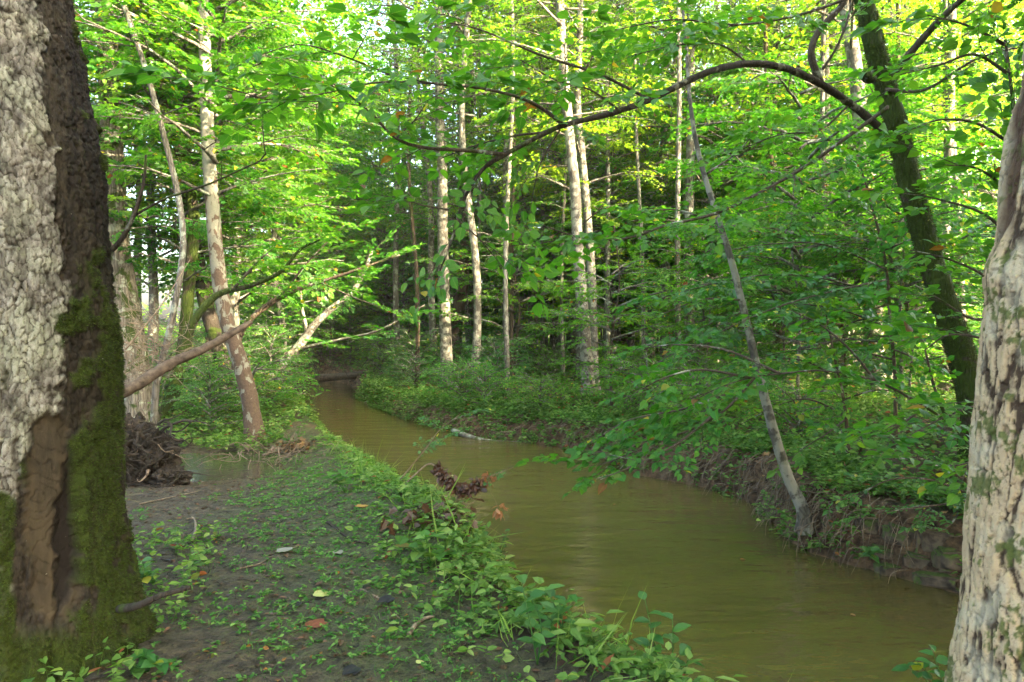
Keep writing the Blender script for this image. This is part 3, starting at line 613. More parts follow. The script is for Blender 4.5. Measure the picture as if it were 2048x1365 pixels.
main_tree('slender_tree', 'slim white trunk between the leaning sycamore and the tall grey trunk at the bend', 850, 722, [(848, 600), (845, 480), (848, 350)], 12, 'pale', TALL[2], .8)

# tree bent over the creek at the far bend
def free_tree(name, label, pts, r0, r1, bark, fol, size, spacing, T, seed, leafm=M_LEAF, cat='tree', subs=(), t0=.15, flat=.25, tsh=0., sides=14, bpt=None, objs=True):
    r = np.random.default_rng(seed); base = np.array(pts[0]) if bpt is None else bpt; t = thing(name, base, label, cat); k = max(20, 5*len(pts)); pth = smooth(pts, k)
    pth = smooth(pth, 3*k); a = Acc(); tube(a, pth, np.linspace(r0, r1, 3*k)*(1+.6*np.exp(-np.maximum(pth[:, 2]-base[2], 0)/.12)), sides, 0, .08, seed); a.build('trunk', [MB[bark]], t, base, True)
    lv = Acc()
    if fol: foliage_along(lv, pth, T, spacing, size, r, t0=fol, flat=flat, tshift=tsh)
    for s in subs:
        sp_, a0, a1 = s[0], s[1], s[2]; q = smooth(sp_, 6+4*len(sp_)); b = Acc(); tube(b, q, np.linspace(a0, a1, len(q)), 8, 0, .1, seed+len(sp_)); b.build('branch', [MB[bark] if a0 > .03 else MB['branch']], t, base, True)
        if len(s) < 4 or s[3]: foliage_along(lv, q, T, spacing if len(s) < 5 else s[4], size, r, t0=t0 if len(s) < 6 else s[5], flat=flat, tshift=tsh)
    if lv.V: lv.build('foliage', [MB['branch'], leafm], t, base)
    return t
D0, z0 = locate(520, 765); D0 = 15.5; z0 = float(gz(-5.9, 15.5))
free_tree('bent_tree', 'pale bare limbed tree bent to the right over the creek at the bend', [P(508, 790, D0), P(545, 745, D0), P(592, 700, D0), P(625, 655, D0), P(660, 620, D0), P(700, 590, D0), P(728, 545, D0), P(745, 500, D0)], .13, .035, 'grey', .5, .8, .3, SP_LOB, 61, M_LEAFM,
  subs=[([P(615, 668, D0), P(605, 620, D0), P(600, 570, D0)], .05, .02, True), ([P(590, 700, D0), P(680, 680, D0-.5), P(760, 660, D0-1), P(850, 610, D0-1)], .04, .012, True)])

# ------------------------------------------------------------------ mossy tree with the long arching branch
DM = 6.5; zb = float(gz((1955-1024)/F*DM, DM)); mb = np.array([(1955-1024)/F*DM, DM, zb])
mt = thing('mossy_tree', mb, 'dark mossy curving tree on the right bank, its long branch arching over the creek', 'tree')
tp = smooth([mb-np.array([0, 0, .2]), P(1948, 820, DM), P(1925, 720, DM), P(1893, 620, DM), P(1853, 490, DM), P(1822, 380, DM), P(1797, 270, DM), P(1775, 185, DM), P(1745, 80, DM), P(1728, 0, DM), P(1700, -150, DM), P(1680, -400, DM)], 160)
trd = np.interp(np.linspace(0, 1, 160), [0, .08, .4, 1], [.17, .125, .10, .075])
ac = Acc(); tube(ac, tp, trd, 44, 0, .11, 3.); 
tube(ac, smooth([P(1745, 158, DM-.1), P(1728, 150, DM-.25), P(1735, 138, DM-.2)], 8), [.04, .055, .055, .04, .03, .03, .02, .01], 10, 0, .2)
ac.build('trunk', [MB['moss']], mt, mb, True)
r = np.random.default_rng(9); k = r.integers(0, 150, 26000); th = r.uniform(0, 2*math.pi, 26000); tg = nrm(np.gradient(tp, axis=0)); uu = nrm(np.cross(tg, [0, 1, 0])); vv = np.cross(tg, uu)
Nn = np.cos(th)[:, None]*uu[k]+np.sin(th)[:, None]*vv[k]; pos = tp[k]+Nn*trd[k][:, None]+tg[k]*r.uniform(-.02, .02, (26000, 1))
keep = (fbm(pos*5, 3)+.1) > 0; pos = pos[keep]; Nn = Nn[keep]
ac = Acc(); leaves(ac, pos, Nn+r.normal(0, .5, pos.shape)+[0, 0, -.3], r.normal(0, 1, pos.shape), r.uniform(.008, .024, len(pos)), 'narrow', 0, r=r); ac.build('moss', [M_MOSSF], mt, mb)
def br(parent, base, pts, r0, r1, sides=10, seed=1., n=None, bark='branch'):
    q = smooth([P(*p) for p in pts], n or 6*len(pts)); a = Acc(); tube(a, q, np.linspace(r0, r1, len(q))*(1+.05*np.sin(np.arange(len(q))*1.7+seed)), sides, 0, .1, seed); a.build('branch', [MB[bark]], parent, base, True); return q
lv = Acc(); r = np.random.default_rng(14)
arch = br(mt, mb, [(1790, 300, 6.5), (1765, 262, 6.45), (1700, 208, 6.3), (1640, 168, 6.1), (1570, 137, 5.9), (1500, 128, 5.7), (1430, 140, 5.4), (1370, 165, 5.2), (1300, 200, 5.0), (1220, 228, 4.8), (1150, 245, 4.6), (1100, 262, 4.45), (1010, 310, 4.25), (965, 340, 4.2), (930, 395, 4.15), (915, 440, 4.1), (898, 495, 4.05), (875, 555, 4.0)], .039, .004, 14, 2., 120, 'arch')
for pts, a0, a1, fo in [
  ([(1130, 252, 4.5), (1075, 212, 4.4), (1020, 190, 4.2), (950, 176, 4.0), (870, 168, 3.9), (780, 150, 3.7)], .014, .004, 1),
  ([(1010, 310, 4.25), (940, 302, 4.1), (850, 296, 4.0), (792, 277, 3.9), (745, 230, 3.8), (700, 192, 3.6), (640, 150, 3.5)], .014, .003, 1),
  ([(792, 277, 3.9), (830, 240, 3.9), (850, 210, 3.8)], .006, .002, 1),
  ([(1100, 265, 4.45), (1030, 272, 4.4), (950, 292, 4.5), (880, 318, 4.6)], .009, .003, 1),
  ([(915, 440, 4.1), (960, 480, 4.1), (1010, 540, 4.2)], .006, .002, 1),
  ([(898, 420, 4.15), (840, 410, 4.1), (800, 395, 4.0), (700, 400, 3.9)], .006, .002, 1),
  ([(870, 168, 3.9), (760, 165, 3.8), (660, 185, 3.6), (560, 200, 3.5), (480, 190, 3.4)], .006, .002, 1),
  ([(780, 150, 3.7), (680, 110, 3.5), (600, 90, 3.4), (520, 110, 3.3)], .006, .002, 1),
  ([(1300, 200, 5.0), (1200, 150, 4.6), (1080, 110, 4.3), (960, 60, 4.0), (860, 40, 3.8)], .012, .003, 1),
  ([(1240, 222, 4.8), (1180, 180, 4.5), (1110, 160, 4.3), (1040, 120, 4.1)], .008, .003, 1),
  ([(1640, 165, 6.1), (1622, 110, 6.0), (1638, 62, 6.0), (1690, 0, 6.0), (1700, -70, 6.0)], .035, .022, 0),
  ([(1645, 140, 6.1), (1680, 80, 6.0), (1700, 0, 6.0), (1650, -60, 5.8)], .012, .008, 1),
  ([(1775, 215, 6.4), (1700, 270, 6.3), (1600, 340, 6.1), (1450, 420, 5.7), (1330, 452, 5.4), (1250, 478, 5.2), (1165, 476, 5.1), (1085, 452, 5.0)], .02, .004, 1),
  ([(1785, 150, 6.5), (1830, 95, 6.4), (1880, 40, 6.2), (1935, -10, 6.0), (2000, -60, 5.8)], .04, .02, 1),
  ([(1770, 180, 6.4), (1850, 180, 6.2), (1950, 120, 5.8), (2060, 90, 5.5)], .018, .006, 1),
  ([(1700, 208, 6.3), (1640, 260, 6.2), (1560, 270, 6.0), (1480, 300, 5.9)], .012, .004, 1),
  ([(1690, 0, 6.0), (1600, 30, 5.8), (1480, 50, 5.5), (1350, 40, 5.2), (1230, 60, 5.0)], .014, .004, 1),
  ([(1500, 130, 5.7), (1440, 90, 5.5), (1360, 90, 5.2), (1270, 110, 5.0)], .01, .003, 1),
  ([(1120, 260, 4.5), (1080, 330, 4.5), (1060, 420, 4.6)], .006, .002, 1)]:
    q = br(mt, mb, pts, a0, a1, 7, a0*100)
    if fo: foliage_along(lv, q, SP_NEAR, .17, .50, r, t0=.22, flat=.25, up=-.03)
foliage_along(lv, arch, SP_NEAR, .34, .42, r, t0=.6, flat=.25)
lv.build('foliage', [MB['branch'], M_LEAF], mt, mb)

# ------------------------------------------------------------------ the pale tree leaning from the bank
D0, z0 = 6.15, float(gz((1605-1024)/F*6.15, 6.15)); lb = P(1605, 1020, D0)
free_tree('leaning_bank_tree', 'slim pale speckled tree leaning left out of the muddy bank edge', [lb-np.array([-.03, -.03, .2]), lb, P(1578, 960, D0), P(1555, 890, D0), P(1533, 810, D0), P(1515, 740, D0+.05), P(1492, 640, D0+.1), P(1462, 520, D0+.15), P(1430, 420, D0+.2), P(1400, 320, D0+.3), P(1382, 220, D0+.3), P(1372, 90, D0+.4), P(1360, -60, D0+.5), P(1350, -300, D0+.5)], .056, .008, 'pale', None, .55, .25, SP_NEAR, 71,
  subs=[([P(1515, 745, D0), P(1440, 760, D0-.2), P(1380, 800, D0-.5), P(1300, 850, D0-.6)], .012, .003, True), ([P(1440, 450, D0+.2), P(1350, 420, D0+.3), P(1260, 430, D0+.1)], .012, .003), ([P(1410, 350, D0+.3), P(1480, 300, D0+.5), P(1540, 220, D0+.5)], .012, .003), ([P(1480, 600, D0+.1), P(1400, 600, D0), P(1300, 640, D0-.2)], .01, .003)])

# ------------------------------------------------------------------ leafy saplings hanging over the creek from the right bank
def arching(label, bpx, bpy_, D, stem, brs, seed, size=.45, sp=.13, name='arching_sapling', leafm=M_LEAF, T=SP_NEAR, flat=.22):
    z0 = float(gz((bpx-1024)/F*D, D)); b = np.array([(bpx-1024)/F*D, D, z0])
    free_tree(name, label, [b-np.array([0, 0, .1])]+[P(*s) for s in stem], .022, .008, 'brown', .3, size, sp*1.4, T, seed, leafm, 'sapling', subs=[([P(*q) for q in bb], .011, .003) for bb in brs], flat=flat, bpt=b, sides=8)
arching('arching sapling with broad leaves over the creek in front of the leaning bank tree', 1960, 960, 5.6, [(1940, 880, 5.4), (1900, 845, 5.3), (1870, 780, 5.3), (1850, 700, 5.3)],
  [[(1905, 850, 5.3), (1830, 802, 5.2), (1750, 762, 5.1), (1650, 742, 5.1), (1560, 748, 5.1), (1500, 756, 5.1), (1440, 775, 5.0), (1390, 800, 5.0)],
   [(1510, 755, 5.1), (1450, 820, 5.1), (1380, 860, 5.1), (1300, 890, 5.1), (1200, 930, 5.1), (1150, 920, 5.1)],
   [(1500, 756, 5.1), (1400, 740, 5.0), (1320, 760, 4.9), (1250, 800, 4.9)],
   [(1450, 790, 5.1), (1360, 820, 5.3), (1260, 840, 5.5), (1190, 880, 5.5)],
   [(1440, 820, 5.1), (1350, 890, 4.9), (1270, 930, 4.8), (1200, 960, 4.8)],
   [(1560, 748, 5.1), (1450, 700, 5.2), (1350, 690, 5.4), (1270, 700, 5.6)],
   [(1750, 762, 5.1), (1700, 700, 5.0), (1640, 650, 5.0), (1580, 620, 5.0)],
   [(1850, 810, 5.2), (1800, 850, 5.0), (1740, 870, 4.9), (1690, 850, 4.8)]], 81)
arching('tall sapling with flat tiers of leaves in front of the lichen grey trunk', 1790, 880, 7.3, [(1790, 760, 7.2), (1780, 640, 7.1), (1770, 520, 7.0), (1740, 400, 6.9), (1720, 330, 6.9)],
  [[(1785, 660, 7.1), (1680, 620, 7.0), (1560, 610, 6.8), (1440, 640, 6.6), (1330, 690, 6.5)], [(1780, 600, 7.1), (1660, 560, 6.9), (1540, 550, 6.8), (1420, 570, 6.6), (1310, 600, 6.5)],
   [(1775, 540, 7.0), (1650, 490, 6.9), (1530, 490, 6.8), (1420, 510, 6.7)],    [(1788, 720, 7.2), (1700, 700, 7.0), (1600, 700, 6.9), (1500, 720, 6.8)], [(1780, 620, 7.1), (1860, 590, 7.0), (1930, 600, 6.8)], [(1770, 500, 7.0), (1850, 470, 6.9), (1920, 460, 6.7)], [(1788, 700, 7.2), (1850, 720, 7.0), (1920, 700, 6.9)],
   [(1770, 560, 7.0), (1600, 600, 6.3), (1450, 660, 6.0), (1330, 740, 5.9)]], 82, .45, .13, leafm=M_LEAFD)
arching('sapling with drooping leaves between the pale leaning bank tree and the mossy tree', 1700, 900, 6.9, [(1690, 820, 6.9), (1670, 720, 6.8), (1650, 620, 6.8)],
  [[(1690, 830, 6.9), (1620, 800, 6.8), (1560, 810, 6.7), (1480, 850, 6.6)], [(1680, 760, 6.9), (1600, 720, 6.9), (1500, 730, 6.9), (1420, 780, 6.9)], [(1685, 800, 6.9), (1760, 780, 6.8), (1830, 800, 6.6)], [(1660, 680, 6.8), (1720, 640, 6.7), (1800, 650, 6.6)], [(1690, 840, 6.9), (1650, 870, 6.6), (1600, 900, 6.5)]], 83, .42, .13)
arching('sapling of very large leaves hanging beside the cream trunk at right', 2110, 900, 4.4, [(2080, 760, 4.3), (2050, 620, 4.3), (2040, 450, 4.2), (2030, 250, 4.2), (2010, 80, 4.2)],
  [[(2060, 640, 4.3), (1980, 560, 4.1), (1900, 520, 4.0), (1820, 500, 3.9)], [(2045, 500, 4.2), (1970, 430, 4.1), (1880, 400, 4.0), (1830, 390, 3.9)], [(2035, 300, 4.2), (1960, 250, 4.1), (1880, 240, 4.0), (1800, 270, 3.9)],
   [(2040, 400, 4.2), (1960, 340, 4.1), (1890, 330, 4.0)], [(2070, 700, 4.3), (1980, 680, 4.1), (1900, 670, 4.0), (1850, 700, 3.9)], [(2085, 780, 4.3), (1990, 800, 4.1), (1900, 830, 4.0), (1820, 870, 3.9)], [(2100, 850, 4.3), (2000, 900, 4.1), (1920, 930, 4.0), (1850, 930, 3.9)], [(2020, 150, 4.2), (1950, 110, 4.1), (1880, 130, 4.0), (1800, 150, 3.9)], [(2010, 90, 4.2), (1930, 50, 4.1), (1850, 30, 4.0)], [(2050, 600, 4.3), (1960, 640, 4.0), (1880, 600, 3.9), (1830, 570, 3.9)]], 84, .5, .17)
arching('low bush of toothed leaves growing over the stone bank at right', 1960, 1010, 5.55, [(1930, 960, 5.4), (1900, 930, 5.4)],
  [[(1940, 990, 5.5), (1860, 960, 5.3), (1780, 960, 5.2), (1720, 990, 5.2)], [(1930, 960, 5.4), (1850, 920, 5.3), (1780, 910, 5.3)], [(1950, 1000, 5.5), (1880, 1010, 5.3), (1800, 1020, 5.2), (1740, 1030, 5.2)], [(1940, 980, 5.5), (1900, 1050, 5.2), (1850, 1060, 5.1)]], 85, .38, .12, 'low_bush', M_LEAFD, SP_MID)

# left mid-ground limbs and hanging leaves
free_tree('leaning_sapling', 'dark mossy limb curving right from behind the fallen log', [P(368, 700, 9.2), P(378, 665, 9.2), P(400, 625, 9.2), P(440, 588, 9.2), P(500, 572, 9.1), P(560, 545, 9.), P(600, 500, 8.9), P(640, 480, 8.8)], .065, .01, 'moss', .35, .6, .26, SP_LOB, 91, M_LEAFM,
  subs=[([P(470, 575, 9.1), P(520, 520, 9.), P(580, 470, 8.9)], .02, .005)], bpt=P(368, 700, 9.2))
free_tree('leaning_sapling', 'slender leafy sapling reaching right over the creek behind the leaning sycamore', [P(470, 770, 12.), P(475, 690, 12.), P(500, 640, 12.), P(570, 590, 12.), P(640, 565, 11.8), P(700, 545, 11.6), P(800, 510, 11.4)], .07, .015, 'brown', .3, .8, .28, SP_LOB, 92, M_LEAFM,
  subs=[([P(560, 595, 12), P(620, 520, 11.8), P(690, 450, 11.6)], .02, .006), ([P(640, 565, 11.8), P(720, 600, 11.4), P(780, 620, 11.2)], .015, .005)])

# ------------------------------------------------------------------ background wood: copies, each with its own trunk, limbs and crown
LM = [(90, 'the huge trunk'), (510, 'the sycamore'), (895, 'the bend trunk'), (1180, 'the white twins'), (1500, 'the leaning tree'), (1750, 'the lichen trunk'), (1950, 'the mossy tree')]
def where(x, y):
    px = 1024+x/y*F
    if px < LM[0][0]: return 'left of '+LM[0][1]
    if px >= LM[-1][0]: return 'right of '+LM[-1][1]
    for (a, la), (b, lb_) in zip(LM[:-1], LM[1:]):
        if a <= px < b: return 'between '+la+' and '+lb_
tpl = []
for i in range(4):
    a = Acc(); r = np.random.default_rng(300+i); H = 17; pth = smooth([(0, 0, -.2), (r.normal(0, .1), r.normal(0, .1), 3), (r.normal(0, .25), r.normal(0, .25), 7), (r.normal(0, .4), r.normal(0, .4), 12), (r.normal(0, .5), r.normal(0, .5), H)], 22)
    tube(a, pth, np.interp(np.linspace(0, 1, 22), [0, .06, 1], [.19, .14, .05]), 12, 0, .07, i*3.); tpl.append(a.mesh('trunk', [MB[['grey', 'pale', 'brown', 'grey'][i]]], True))
r = np.random.default_rng(77)
def copy_tree(name, label, group, x, y, pr, s, tm, ts, cat='tree'):
    z = float(gz(x, y)); t = thing(name, (x, y, z), label, cat, group); rot = r.uniform(0, 6.28)
    for me, nm, sc_ in ((tm, 'trunk', ts), (pr[0], 'limbs', (s, s, s)), (pr[1], 'crown', (s, s, s))):
        if me is None: continue
        c = bpy.data.objects.new(nm, me); sc.collection.objects.link(c); c.parent = t; c.scale = sc_; c.rotation_euler = (0, 0, rot)
    return t
cnt = 0; pts_used = []
def free_spot(x, y, md):
    for q in pts_used:
        if math.hypot(x-q[0], y-q[1]) < md: return False
    pts_used.append((x, y)); return True
tries = 0
while cnt < 27 and tries < 4000:
    tries += 1
    y = 15+13*r.random()**.85; x = r.uniform(-.62, .82)*y
    _, dl, dr, ins, left = gz(np.array([x]), np.array([y]), True)
    if ins[0] or min(dl[0], dr[0]) < 1.2: continue
    if (x > .3*y and r.random() < .6) or (x < -.36*y and r.random() < .85): continue        # the clearing on the left
    if not free_spot(x, y, 1.7+y*.02): continue
    far_ = 'nearer' if y < 19 else ('far' if y < 24 else 'farthest'); k = r.integers(0, 4)
    hue = ['grey', 'pale', 'brown', 'grey'][k]
    s = r.uniform(.75, 1.15); pr = TALL[r.integers(0, 3)]
    copy_tree('forest_tree', f'{far_} {hue} trunk in the wood {where(x, y)}', f'{far_} {hue} trunks {where(x, y)}', x, y, pr, s, tpl[k], (r.uniform(.7, 1.35),)*2+(s,)); cnt += 1
POLE = [crown_proto(140+i, 15, 6.5, 1.7, 17, SP_FAR, .9, .6, leafm=M_LEAFY) for i in range(2)]
cnt = 0; tries = 0
while cnt < 95 and tries < 5000:
    tries += 1
    y = 13.5+24*r.random(); x = r.uniform(-.3, .78)*y
    _, dl, dr, ins, left = gz(np.array([x]), np.array([y]), True)
    if ins[0] or left[0] or dr[0] < 1.2: continue
    if not free_spot(x, y, .9): continue
    dist_ = 'nearer' if y < 20 else ('far' if y < 28 else 'farthest'); k = int(r.choice([1, 1, 1, 2, 0])); hue = ['grey', 'pale', 'brown', 'grey'][k]; s = r.uniform(.8, 1.15); th_ = r.uniform(.28, .6)
    copy_tree('slim_tree', f'{dist_} slim {hue} pole trunk {where(x, y)}', f'{dist_} slim {hue} pole trunks {where(x, y)}', x, y, POLE[cnt % 2], s, tpl[k], (th_, th_, s)); cnt += 1
SPRS = [crown_proto(150+i, 7.5, .9, 1.9, 26, [SP_MID, SP_LOB][i], .62, .5, leafm=[M_LEAFM, M_LEAFY][i]) for i in range(2)]
cnt = 0; tries = 0; pts_used = []
while cnt < 34 and tries < 5000:
    tries += 1
    y = 17.5+13*r.random()**.9; x = r.uniform(-.3, .5)*y
    _, dl, dr, ins, left = gz(np.array([x]), np.array([y]), True)
    if ins[0] or left[0] or dr[0] < 1.: continue
    if not free_spot(x, y, 1.4): continue
    dist_ = 'nearer' if y < 19 else 'far'; s = r.uniform(.7, 1.3); k = cnt % 2
    copy_tree('young_tree', f'{dist_} {["fresh", "lime"][k]} green {"tall" if s > 1 else "low"} thin leaved tree {where(x, y)}', f'{dist_} {["fresh", "lime"][k]} {"tall" if s > 1 else "low"} thin leaved trees {where(x, y)}', x, y, SPRS[k], s, tpl[cnt % 4], (.32, .32, .48*s)); cnt += 1
cnt = 0; tries = 0; pts_used = []
while cnt < 84 and tries < 6000:
    tries += 1
    y = 10.5+30*r.random()**.8; x = r.uniform(-.6, .75)*y
    _, dl, dr, ins, left = gz(np.array([x]), np.array([y]), True)
    if ins[0] or min(dl[0], dr[0]) < .9: continue
    if left[0] and y < 15.5 and x > -.62*y: continue
    if not left[0] and x < 4 and y < 22 and r.random() < .8: continue
    if left[0] and r.random() < .4: continue
    if not free_spot(x, y, 1.0): continue
    k = r.integers(0, 3); s = r.uniform(.7, 1.25) if y < 16 else r.uniform(.9, 2.1)
    if x < -.42*y and r.random() < .8: continue
    copy_tree('sapling', f'{["bluish", "fresh", "mid"][k]} green {"tall" if s > .98 else "short"} sapling {"near" if y < 18 else "far"} {where(x, y)}', f'{["bluish", "fresh", "mid"][k]} {"tall" if s > .98 else "short"} saplings {"near" if y < 18 else "far"} {where(x, y)}', x, y, SAPL[k], s, tpl[k % 4], (.22*s, .22*s, .22*s*1.), 'sapling'); cnt += 1
cnt = 0; tries = 0
while cnt < 60 and tries < 5000:
    tries += 1
    y = 8.5+16*r.random(); x = r.uniform(-.55, .75)*y
    _, dl, dr, ins, left = gz(np.array([x]), np.array([y]), True)
    if ins[0] or min(dl[0], dr[0]) < .5: continue
    if left[0] and (y < 10.5 or x > -4): continue
    if not left[0] and r.random() < .6: continue
    if not free_spot(x, y, .8): continue
    k = r.integers(0, 2); s = r.uniform(.45, 1.)
    copy_tree('shrub', f'{"small" if s < .72 else "bushy"} {["bluish", "fresh"][k]} green shrub {"near" if y < 15 else "far"} {where(x, y)}', f'{"small" if s < .72 else "bushy"} {["bluish", "fresh"][k]} shrubs {"near" if y < 15 else "far"} {where(x, y)}', x, y, SHRB[k], s, None, None, 'shrub'); cnt += 1
for i, (px, D, s, k, lab) in enumerate([(1600, 10.2, 1.1, 1, 'fresh sapling just right of the leaning tree stem'), (1690, 11.5, 1.2, 2, 'mid green sapling in front of the shaggy trunk'), (1800, 9.8, 1., 0, 'bluish sapling left of the mossy tree foot')]):
    copy_tree('sapling', lab, None, (px-1024)/F*D, D, SAPL[k], s, tpl[k], (.2, .2, .22), 'sapling')
for i, (x, y, s, pk) in enumerate([(-16, 19, 1.2, 0), (-21, 25, 1.3, 1), (-12.5, 15, 1., 1), (-26, 20, 1.3, 0), (-18, 12, 1.2, 1), (-24, 32, 1.4, 0), (-33, 30, 1.4, 1)]):
    copy_tree('bank_tree', 'leafy tree out of view behind the huge left trunk', 'trees hidden by the left trunk', x, y, MIDT[pk], s, tpl[i % 4], (.75, .75, s*.62))
for i, (px, D, s, pr, lab) in enumerate([(575, 24.8, 1.1, SHRB[0], 'bluish shrub on the far bank at the creek bend, left end'), (615, 26.6, 1.3, SHRB[1], 'fresh green shrub above the dark log at the bend'), (655, 27.2, 1.2, SHRB[0], 'bluish shrub just right of the log at the bend'), (700, 26.5, .9, SAPL[2], 'short sapling at the outside of the creek bend'), (590, 27.8, 1., SAPL[0], 'taller bluish sapling behind the far bend bank'), (640, 29.5, 1.3, SAPL[1], 'tallest sapling behind the far bend bank'), (530, 20.5, .9, SAPL[1], 'sapling on the left bank point before the bend')]):
    copy_tree('shrub' if s and pr in SHRB else 'sapling', lab, None, (px-1024)/F*D, D, pr, s, tpl[0], (.2, .2, .2), 'shrub' if pr in SHRB else 'sapling')
# mid-size trees left of the creek
for i, (px, D, s, pk, lab) in enumerate([(300, 13.5, 1.0, 1, 'leafy tree in front of the bright clearing at left'), (560, 19.5, 1.1, 0, 'round crowned tree on the left bank just before the creek bends'), (420, 17., 1.15, 1, 'bushy tree deeper behind the leaning sycamore'), (640, 28., 1.3, 1, 'tree closing the view above the creek bend'), (760, 27., 1.2, 0, 'tree right of the creek bend standing above the shrubs'), (690, 33, 1.3, 1, 'second tree behind the tree closing the creek bend'), (590, 31, 1.25, 0, 'leafy tree left behind the creek bend')]):
    x = (px-1024)/F*D; copy_tree('bank_tree', lab, None, x, D, MIDT[pk], s, tpl[i % 4], (.75, .75, s*.62))

for i, (x, y, s, pk) in enumerate([(7.5, -1.5, .9, 2), (10.5, 2.5, 1., 1), (5., -5., .95, 1), (8.5, -7., 1., 2), (-5.5, -2.5, .95, 1), (-.5, -4.5, .9, 2), (-9.5, 1., 1., 0), (9, -4.2, 1., 2), (6.5, 1.2, .8, 2), (2.2, -2.8, 1., 2), (-2.5, -6, 1, 1)]):  # unseen trees added around the viewer to keep the foreground in shade
    copy_tree('forest_tree', 'unseen tree added behind the viewer to shade the foreground', 'added shade trees behind the viewer', x, y, TALL[pk], s, tpl[i % 4], (1, 1, s))
for i, (x, y, s) in enumerate([(8.2, .5, .9), (9.3, 2.6, .95), (8.6, -1.6, .9), (11., .8, 1.), (11.2, 4.2, 1.), (10.4, -3., 1.), (13.2, 2.6, 1.05), (13.6, 5.4, 1.1), (13., -1.2, 1.), (7.2, 3.4, .7), (6.6, -.6, .8), (15.8, 4.2, 1.1), (15.6, .8, 1.1), (11.9, 6.9, .9), (7.4, -3.4, .9), (9.2, -5.6, 1.), (6., -6.2, 1.), (12, -5.4, 1.1), (11.4, -8, 1.1), (4.6, -4., .8), (14.8, -3.8, 1.1), (3.2, -7.2, 1.), (6.4, 3., 1.15), (8., -.6, 1.25), (10., .2, 1.25), (9.6, -2.3, 1.25), (7.8, 1.6, 1.3)]):  # unseen thicket added at right to block the low sun from the foreground
    copy_tree('forest_tree', 'unseen low leafy tree added right of the viewer to shade the foreground', 'added shade trees right of the viewer', x, y, MIDT[i % 2], s, tpl[i % 4], (.7, .7, s*.6))
for par, x, y, z, s in ((big, -.6, .2, 1.2, .62), (rt, .5, .4, 1., .45)):  # out-of-frame crowns added over the two close trunks to shade the foreground
    for me, nm in ((TALL[1][0], 'limbs'), (TALL[1][1], 'crown')):
        c = bpy.data.objects.new(nm, me); sc.collection.objects.link(c); c.parent = par; c.location = (x, y, z+2.6); c.scale = (s*1.5, s*1.5, s)

# far wood that reads as one mass, and the undergrowth below it
ac = Acc(); r = np.random.default_rng(88); n_ = 4000
y = r.uniform(43, 62, n_); x = r.uniform(-1.35, .95, n_)*y; ok = ~((x < -.42*y) & (x > -.6*y) & (r.random(n_) < .75)); x = x[ok]; y = y[ok]; n_ = len(x)
z = gz(x, y)+r.uniform(.3, 26, n_)*r.random(n_)**.3*np.interp(x/y, [0, .35, .9], [1, .7, .5])
az = r.uniform(0, 6.28, n_)
place(ac, SP_FAR[0], np.stack([x, y, z], 1), np.stack([np.cos(az), np.sin(az), -.2+0*az], 1), np.array([0, 0, 1.])+r.normal(0, .5, (n_, 3)), r.uniform(1.5, 2.8, n_), r)
n_ = 3600; y = r.uniform(31, 41, n_); x = r.uniform(-.32, .8, n_)*y; z = gz(x, y)+r.uniform(.1, 9, n_); az = r.uniform(0, 6.28, n_)
place(ac, SP_FAR[1], np.stack([x, y, z], 1), np.stack([np.cos(az), np.sin(az), -.2+0*az], 1), np.array([0, 0, 1.])+r.normal(0, .5, (n_, 3)), r.uniform(1., 1.8, n_), r)
tag(ac.build('distant_woodland', [MB['branch'], M_LEAFY]), 'sunlit far off wood closing the view', 'woodland', kind='stuff')

# ------------------------------------------------------------------ ground plants
def scatter(n, xr, yr, cond, r):
    x = r.uniform(*xr, n); y = r.uniform(*yr, n); z, dl, dr, ins, left = gz(x, y, True); k = cond(x, y, dl, dr, ins, left) & ~ins
    return x[k], y[k], z[k], dl[k], dr[k]
def herbs(acc, x, y, z, h, nleaf, L, kind, r, lean=(0, 0), stem=True, tint=None, m=1, wid=1.):
    n = len(x); b = np.stack([x, y, z], 1); le = np.stack([np.full(n, lean[0])+r.normal(0, .3, n), np.full(n, lean[1])+r.normal(0, .3, n), np.ones(n)], 1); le = nrm(le)*h[:, None]
    if stem:
        k = n; w_ = .0016+.002*h; V = np.stack([b-le*.05, b-le*.05+np.stack([w_, 0*w_, 0*w_], 1), b+le, b-le*.05+np.stack([0*w_, w_, 0*w_], 1)], 1)
        i = np.arange(n)[:, None]*4; acc.add(V.reshape(-1, 3), np.concatenate([i+np.array([[0, 1, 2]]), i+np.array([[0, 2, 3]]), i+np.array([[1, 3, 2]])]), m, np.tile([0, 0, .5], (n*4, 1)))
    for j in range(nleaf):
        t = .3+.7*(j+r.random(n)*.8)/nleaf; az = j*2.4+r.uniform(0, 6.28, n)*.4+x*50; D = np.stack([np.cos(az), np.sin(az), r.uniform(-.3, .5, n)], 1)
        leaves(acc, b+le*t[:, None], D, np.array([0, 0, 1.])+r.normal(0, .4, (n, 3)), L*r.uniform(.6, 1.3, n)*(1.1-.3*t), kind, m, r=r, wid=wid, tint=tint)
r = np.random.default_rng(200)
ac = Acc()
x, y, z, dl, dr = scatter(5200, (-1, 7.5), (5, 14), lambda x, y, dl, dr, ins, l: (~l) & (dr > .36) & (r.random(len(x)) < .75), r); herbs(ac, x, y, z, r.uniform(.06, .32, len(x)), 7, .075, 'mid', r)
x, y, z, dl, dr = scatter(26000, (-5, 4), (9.6, 20), lambda x, y, dl, dr, ins, l: (~l) & (dr > -.0) & (dr < 1.2), r); herbs(ac, x, y, z, r.uniform(.05, .3, len(x)), 6, .075, 'mid', r, (-.6, -.4))
